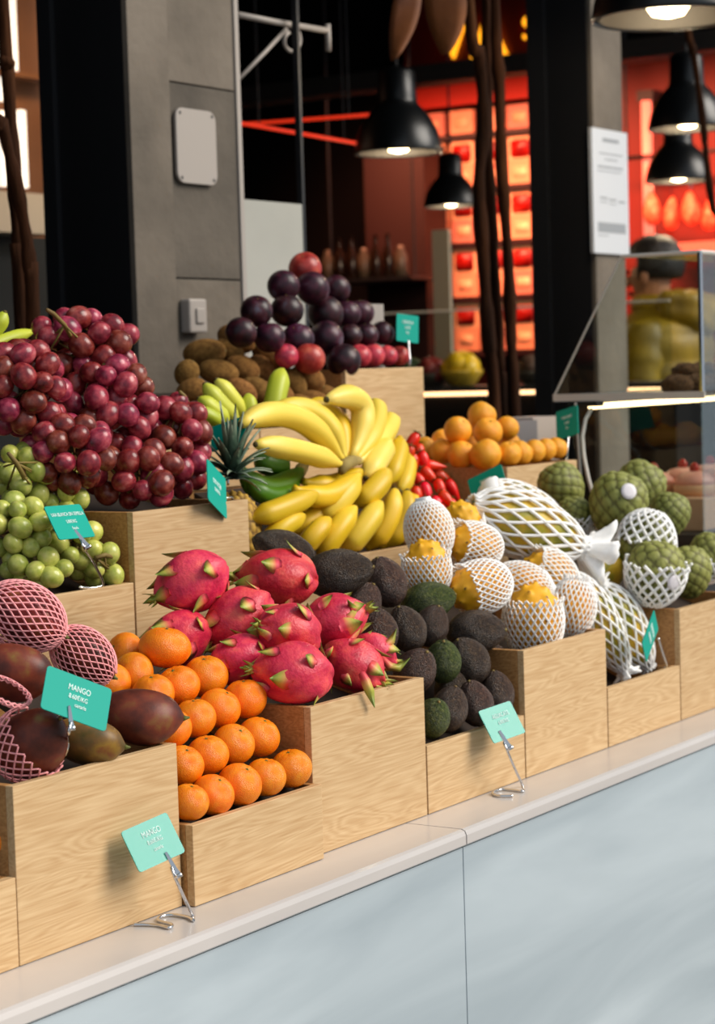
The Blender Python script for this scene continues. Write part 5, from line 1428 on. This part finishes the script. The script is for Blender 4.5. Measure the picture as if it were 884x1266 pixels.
LBL = MB().prism([(p_[0], p_[1] + 14 * k9) for p_ in rrect(cw * .5, 12 * k9, 2 * k9, 2)], -.034, -.0305, 'x').mesh('paper_label', M['tray_pale'])
rowpy = [163, 231, 299, 367, 435]
colpx = [541, 577, 613, 649, 685]
ya = at(520, 300, x=9.0).y; yb_ = at(700, 300, x=9.0).y
for ri, bar in enumerate(rowpy):
    zb_ = at(640, bar, x=9.0).z
    o = MB().box((8.94, yb_, zb_ - 4 * k9), (9.148, ya, zb_ + 3 * k9)).build('shelf_board', M['shelf_dark']); bpy.context.view_layer.update()
    o.parent = ms; o.matrix_parent_inverse = Matrix.Translation(-ms.location)
    for ci, cp in enumerate(colpx):
        yc = at(cp, 300, x=9.0).y
        if ri > 0:
            t_ = bpy.data.objects.new('meat_pack', TRAY); COL.objects.link(t_); t_.location = (9.0, yc, at(640, rowpy[ri - 1] + 37, x=9.0).z)
            tag(t_, 'tray of red meat, %s from the left on the %s shelf from the top' % (ORD[ci], ORD[ri - 1]), 'meat pack', 'red meat trays')
            mm = bpy.data.objects.new('meat', MEATM); COL.objects.link(mm); mm.parent = t_
        wp = bpy.data.objects.new('wrapped_pack', WR if (ci + ri) % 3 else WR2); COL.objects.link(wp); wp.location = (9.0, yc, zb_ + 3.2 * k9)
        tag(wp, 'wrapped pale pack, %s from the left on the %s shelf from the top' % (ORD[ci], ORD[ri]), 'meat pack', 'wrapped pale packs')
        ll = bpy.data.objects.new('paper_label', LBL); COL.objects.link(ll); ll.parent = wp
# back panel and side poultry rack
wallbox(520, 120, 710, 480, 9.15, .045, 'shelf_back', M['deep_red'], 'red panel behind the meat packs', 'panel')
rk = wallbox(772, 60, 980, 480, 9.12, .07, 'poultry_wall', M['deep_red'], 'bright red panel behind the hanging poultry', 'panel')
def meat_fn(D, T, P):
    V = D * (1 + .10 * np.sin(3 * P + 2 * T) + .06 * np.cos(6 * P + 4 * T))[:, None]; z = D[:, 2]; kk = 1 - .35 * z
    V[:, 0] *= kk * .8; V[:, 1] *= kk; V[:, 2] *= 1.7; return V
POUL = sphere_mb(22, 18, meat_fn).mesh('poultry', pmat('poultry_flesh', [(.3, '#c04a30'), (.6, '#f0805c'), (.8, '#ffb08a')], scale=2, rough=.4, bump=.3, bscale=8))
rl = at(840, 190, x=8.9)
rail = MB().tube([(8.9, at(775, 200, x=8.9).y, rl.z), (8.9, at(960, 200, x=8.9).y, rl.z)], .012, 8).build('hanging_rail', M['dark_steel'], None, True)
tag(rail, 'dark steel rail from which the poultry hangs', 'rail')
for i, yy in enumerate((at(775, 200, x=8.9).y, at(960, 200, x=8.9).y)): MB().tube([(8.9, yy, rl.z), (8.9, yy, ZC - .001)], .01, 6).build('hanger', M['dark_steel'], rail)
for i, px in enumerate((806, 830, 854, 878, 902, 926)):
    p = at(px, 258 + 6 * (i % 2), x=8.85 + .05 * (i % 2)); o = bpy.data.objects.new('poultry', POUL); COL.objects.link(o); orient(o, p, (.05, .1 - .2 * (i % 2), 1), 11.5 * mpp(p), i * 1.7)
    tag(o, 'red-lit plucked bird, %s from the left on the hanging rail' % ORD[i], 'poultry', 'hanging poultry')
    bpy.context.view_layer.update(); iv = o.matrix_world.inverted()
    MB().tube([iv @ Vector((8.9, p.y, rl.z + .005)), iv @ Vector((p.x, p.y, p.z + 24 * mpp(p)))], .07, 6).build('hook', M['chrome'], o)
M['tube_pink'] = glow('pink_tube', '#ff7a62', 1.3)
a = at(799, 125, x=8.95); b = at(795, 292, x=8.95)
o = MB().tube([(8.95, a.y, a.z), (8.95, a.y, b.z)], 6.5 * mpp(a), 12).build('light_column', M['tube_pink'], None, True); tag(o, 'upright pink glowing tube beside the hanging poultry', 'light')
MB().box((8.93, a.y - .05, a.z - .001), (9.19, a.y + .05, a.z + .06)).build('tube_cap', M['dark_steel'], o)
wallbox(800, 297, 980, 313, 8.7, .3, 'pink_ledge', plain('pink_ledge', '#e0786a', .5), 'pink ledge under the hanging poultry', 'ledge')
def area(name, loc, target, sx, sy, power, col):
    l = bpy.data.lights.new(name, 'AREA'); l.shape = 'RECTANGLE'; l.size = sx; l.size_y = sy; l.energy = power; l.color = col; l.spread = math.radians(95)
    o = bpy.data.objects.new(name, l); COL.objects.link(o); o.location = Vector(loc) * U
    o.rotation_euler = (Vector(target) - Vector(loc)).to_track_quat('-Z', 'Y').to_euler(); return o
area('red_meat_light', (7.9, 4.1, 2.62), (9.1, 4.2, 1.2), 1.3, 0.15, 20, (1.0, 0.34, 0.18))
area('red_poultry_light', (7.9, 2.75, 2.62), (9.0, 2.75, 1.3), 0.8, 0.15, 18, (1.0, 0.27, 0.13))

area('back_room_fill', (4.1, 3.0, 2.65), (4.2, 3.9, 1.8), 0.5, 0.2, 3.5, (1.0, 0.72, 0.45))  # added warm fill without a fixture, brightens the brown room
# neon lines
M['neon'] = glow('red_neon', '#e8351a', 0.7)
def neon(p0, p1, label):
    o = MB().tube([p0, p1], .007, 8).build('neon_tube', M['neon'], None, True); tag(o, label, 'light', 'red light lines')
    for t in (.15, .85):
        q_ = Vector(p0).lerp(Vector(p1), t); MB().tube([q_, Vector((q_.x, q_.y, ZC - .001))], .003, 5).build('hanger', M['black'], o)
p0 = at(296, 154, x=5.6); p1 = at(456, 142, x=5.6); neon(p0, p1, 'upper thin red light line rising to the bell lamp')
p0 = at(296, 152, y=3.3); p1 = at(446, 178, y=3.3); neon(p0, p1, 'lower thin red light line sloping down to the right')

# scroll bracket on the pillar
yb1 = 1.60; rb = empty('scroll_bracket', at(298, 40, y=yb1)); tag(rb, 'wrought scroll bracket with chain arm on the right of the concrete pillar', 'bracket')
def rbt(pts, r, name): MB().tube([at(a, b, y=yb1) - rb.location for a, b in pts], r, 7).build(name, M['white_plate'], rb, True)
rbt([(294, 18), (340, 27), (405, 38)], .009, 'arm'); rbt([(405, 30), (406, 48), (406, 63)], .009, 'end_bar'); rbt([(296, 97), (330, 62), (354, 36)], .006, 'brace')
rbt([(360 + 11 * math.cos(t) * (1 - t / 14), 50 + 15 * math.sin(t) * (1 - t / 14)) for t in [i * .35 - 1.6 for i in range(18)]], .006, 'scroll')

# paper notice on the right pillar
pn = at(753, 235, y=1.44); nt = empty('paper_notice', pn); tag(nt, 'white printed paper notice hung on the right pillar', 'notice')
q4 = [at(730, 155, y=1.44), at(774, 167, y=1.44), at(776, 316, y=1.44), at(735, 312, y=1.44)]
xl, xr, zt_, zb_ = q4[0].x, q4[1].x, (q4[0].z + q4[1].z) / 2, (q4[2].z + q4[3].z) / 2
child_box((xl, 1.436, zb_), (xr, 1.449, zt_), 'sheet', plain('paper', '#c4c8ce', .6), nt)
gp = plain('grey_print', '#8d9298', .7); W_, H_ = xr - xl, zt_ - zb_
for fx0, fx1, fy0, fy1 in [(.2, .85, .80, .81), (.35, .7, .755, .765), (.15, .85, .69, .705), (.15, .8, .66, .668), (.2, .4, .44, .455), (.45, .65, .43, .445), (.72, .9, .42, .435), (.2, .4, .41, .418), (.45, .65, .40, .408), (.12, .9, .17, .25), (.12, .4, .14, .148), (.3, .75, .90, .93)]:
    child_box((xl + fx0 * W_, 1.4352, zb_ + fy0 * H_), (xl + fx1 * W_, 1.4362, zb_ + fy1 * H_), 'printed_block', gp, nt)

# ------------------------------------------------------------------ inner counter with light strip and bowls
ic = empty('inner_counter', (6.0, 3.0, ZI)); tag(ic, 'dark inner counter with a row of small lights under its edge', 'counter')
zl = at(600, 486, x=6.0).z
child_box((6.02, 1.75, ZI), (6.8, 4.6, zl - .02), 'cabinet', M['dark_wall'], ic); child_box((5.98, 1.75, zl + .012), (6.8, 4.6, zl + .03), 'worktop', M['dark_steel'], ic)
child_box((6.02, 1.75, zl - .02), (6.03, 4.6, zl + .012), 'upstand', M['dark_steel'], ic)
M['led'] = glow('led_warm', '#ffcf9a', 2.2)
ml = MB()
for i in range(120): yy = 1.8 + i * .0228; ml.box((5.992, yy - 3.0, zl - .008 - ZI), (6.012, yy - 3.0 + .015, zl + .008 - ZI)); 
ml.v = [(x - 6.0, y, z) for x, y, z in ml.v]
tag(ml.build('led_row', M['led'], ic), kind='stuff')
zr = at(540, 385, x=6.0).z
cpoly([(6.0, 1.76, zl + .03), (6.0, 4.5, zl + .03), (6.0, 4.5, zr), (6.0, 1.76, zr)], (.006, 0, 0), 'glass_screen', M['glass'], ic)
MB().tube([Vector((6.0, 1.76, zr)) - ic.location, Vector((6.0, 4.5, zr)) - ic.location], .006, 6).build('glass_rail', M['edge'], ic)
def bowl(px, r, label, fruitmat, fr, n, col='#4a4038'):
    p = at(px, 470, x=6.25); p.z = zl + .0305; root = empty('fruit_bowl', p); tag(root, label, 'bowl', 'bowls on the inner counter')
    MB().lathe([(r * .5, 0), (r * .62, .01), (r * .95, r * .55), (r, r * .75), (r * .93, r * .75), (r * .6, .03)], 22, cap=True).build('bowl', plain('bowl_' + str(px), col, .3), root, True)
    fm = sphere_mb(14, 10, lambda D, T, P: D).mesh('fruit', fruitmat)
    for i in range(n):
        a = i * 2.4; rr_ = r * .55 * math.sqrt((i + .3) / n); f_ = bpy.data.objects.new('fruit', fm); COL.objects.link(f_); f_.parent = root
        f_.location = (rr_ * math.cos(a), rr_ * math.sin(a), r * .75 + fr * (.7 - .8 * i / n)); f_.scale = (fr,) * 3
ym = plain('lemon', '#e8b818', .4)
bowl(571, .10, 'bowl heaped with yellow fruit on the inner counter', ym, .052, 9, '#c8a030')
bowl(534, .085, 'dark bowl of red fruit on the inner counter', plain('dull_red', '#7a1c18', .5), .045, 8)
bowl(508, .085, 'dark bowl of green leaves at the left of the inner counter', plain('dull_green', '#2c3c1c', .6), .045, 8)
bowl(660, .08, 'dark bowl behind the vines on the inner counter', plain('dull_brown', '#4a2c1c', .6), .045, 7)
# glass vase with white paper on inner counter
p = at(545, 330, x=6.4); pv = MB().box((6.4, p.y - .045, zl + .031), (6.42, p.y + .045, at(545, 284, x=6.4).z)).build('menu_stand', plain('menu_paper', '#a89c88', .6)); tag(pv, 'tall narrow pale menu stand before the red shelves', 'menu')
# small white card behind the plums, pale boxes behind the oranges
p0 = at(458, 398, y=1.08); p1 = at(474, 376, y=1.08)
o = MB().box((p0.x, 1.08, .755), (p1.x, 1.086, p1.z)).build('white_card', M['white_plate']); tag(o, 'small blank white card standing behind the plums', 'card')
for i, (a_, b_, py0, py1, lab) in enumerate([(636, 664, 519, 560, 'grey carton with a dark stripe behind the oranges'), (660, 690, 514, 560, 'pale carton behind the right end of the oranges')]):
    q0 = at(a_, py1, y=.86 + .03 * i); q1 = at(b_, py0, y=.86 + .03 * i)
    o = MB().box((q0.x, .86 + .03 * i, .001), (q1.x, .99, q1.z)).build('carton', plain('carton%d' % i, ['#77747a', '#b4a8a2'][i], .6)); tag(o, lab, 'box', 'cartons behind the oranges')
# bottles on a dim shelf
sh = MB().box((8.2, at(395, 330, x=8.3).y - .7, at(430, 345, x=8.2).z - .02), (8.6, at(395, 330, x=8.3).y + .05, at(430, 345, x=8.2).z)).build('bottle_shelf', M['dark_steel']); tag(sh, 'dim shelf of bottles deep inside the stall', 'shelf')
yb2 = at(395, 330, x=8.3).y
for s_ in (-.6, -.02): MB().tube([(8.4, yb2 + s_, at(430, 345, x=8.2).z), (8.4, yb2 + s_, ZC - .001)], .008, 6).build('hanger', M['black'], sh)
BT = MB().lathe([(.03, 0), (.036, .01), (.036, .14), (.014, .19), (.012, .25), (.014, .252)], 14).mesh('bottle', plain('bottle_amber', '#1c120a', .2)); BT2 = MB().lathe([(.03, 0), (.04, .01), (.04, .12), (.02, .16), (.02, .18)], 14).mesh('bottle', plain('jar_pale', '#4a4438', .3))
for i in range(7):
    o = bpy.data.objects.new('bottle', BT if i % 3 else BT2); COL.objects.link(o); o.location = (8.3, yb2 - .06 - i * .085, at(430, 345, x=8.2).z + .0005)
    tag(o, 'dim %s, %s from the left on the shelf inside the stall' % ('bottle' if i % 3 else 'pale jar', ORD[i]), 'bottle', 'bottles on the dim shelf')

# ------------------------------------------------------------------ let the piled fruit settle against each other
EXT = {'tangerine': (1, 1, .84), 'orange': (1, 1, .96), 'mango': (1, .86, 1.28), 'dragon_fruit': (1, 1, 1.2), 'avocado': (.95, .95, 1.28), 'pitahaya': (1.04, 1.04, 1.36),
       'papaya': (1.02, 1.02, 2.02), 'cherimoya': (1, 1, 1.1), 'plum': (1, 1, .95), 'kiwi': (1, 1, 1.45), 'strawberry': (.8, .8, 1.3)}
items = []
for o in COL.objects:
    nm = o.name.split('.')[0]
    if o.parent is None and nm in EXT and o not in P_.values():
        e = np.array(EXT[nm]) * np.array(o.scale); Rm = np.array(o.rotation_quaternion.to_matrix())
        items.append([o, np.array(o.location), e, Rm])
FW = np.array(FWD)
def rad(it, d): return 1.0 / np.linalg.norm((it[3].T @ d) / it[2])
for sweep in range(40):
    for i in range(len(items)):
        for j in range(i + 1, len(items)):
            A_, B_ = items[i], items[j]; dv = B_[1] - A_[1]; dist = np.linalg.norm(dv)
            if dist > (A_[2].max() + B_[2].max()) or dist < 1e-6: continue
            d = dv / dist; ov = rad(A_, d) + rad(B_, d) - dist
            if ov > 0.002:
                s = np.sign(d @ FW) or 1.0
                mv = (d * 0.30 + FW * s * 0.45) * min(ov, 0.02) * 0.5
                A_[1] = A_[1] - mv; B_[1] = B_[1] + mv
for o, p, e, Rm in items: o.location = Vector(p)
for o in P_.values(): hide_proto(o)

# ------------------------------------------------------------------ modules to metres
for o in list(scene.objects):
    if o.parent is None and o.type not in ('CAMERA', 'LIGHT'):
        o.location = o.location * U
        o.scale = o.scale * U
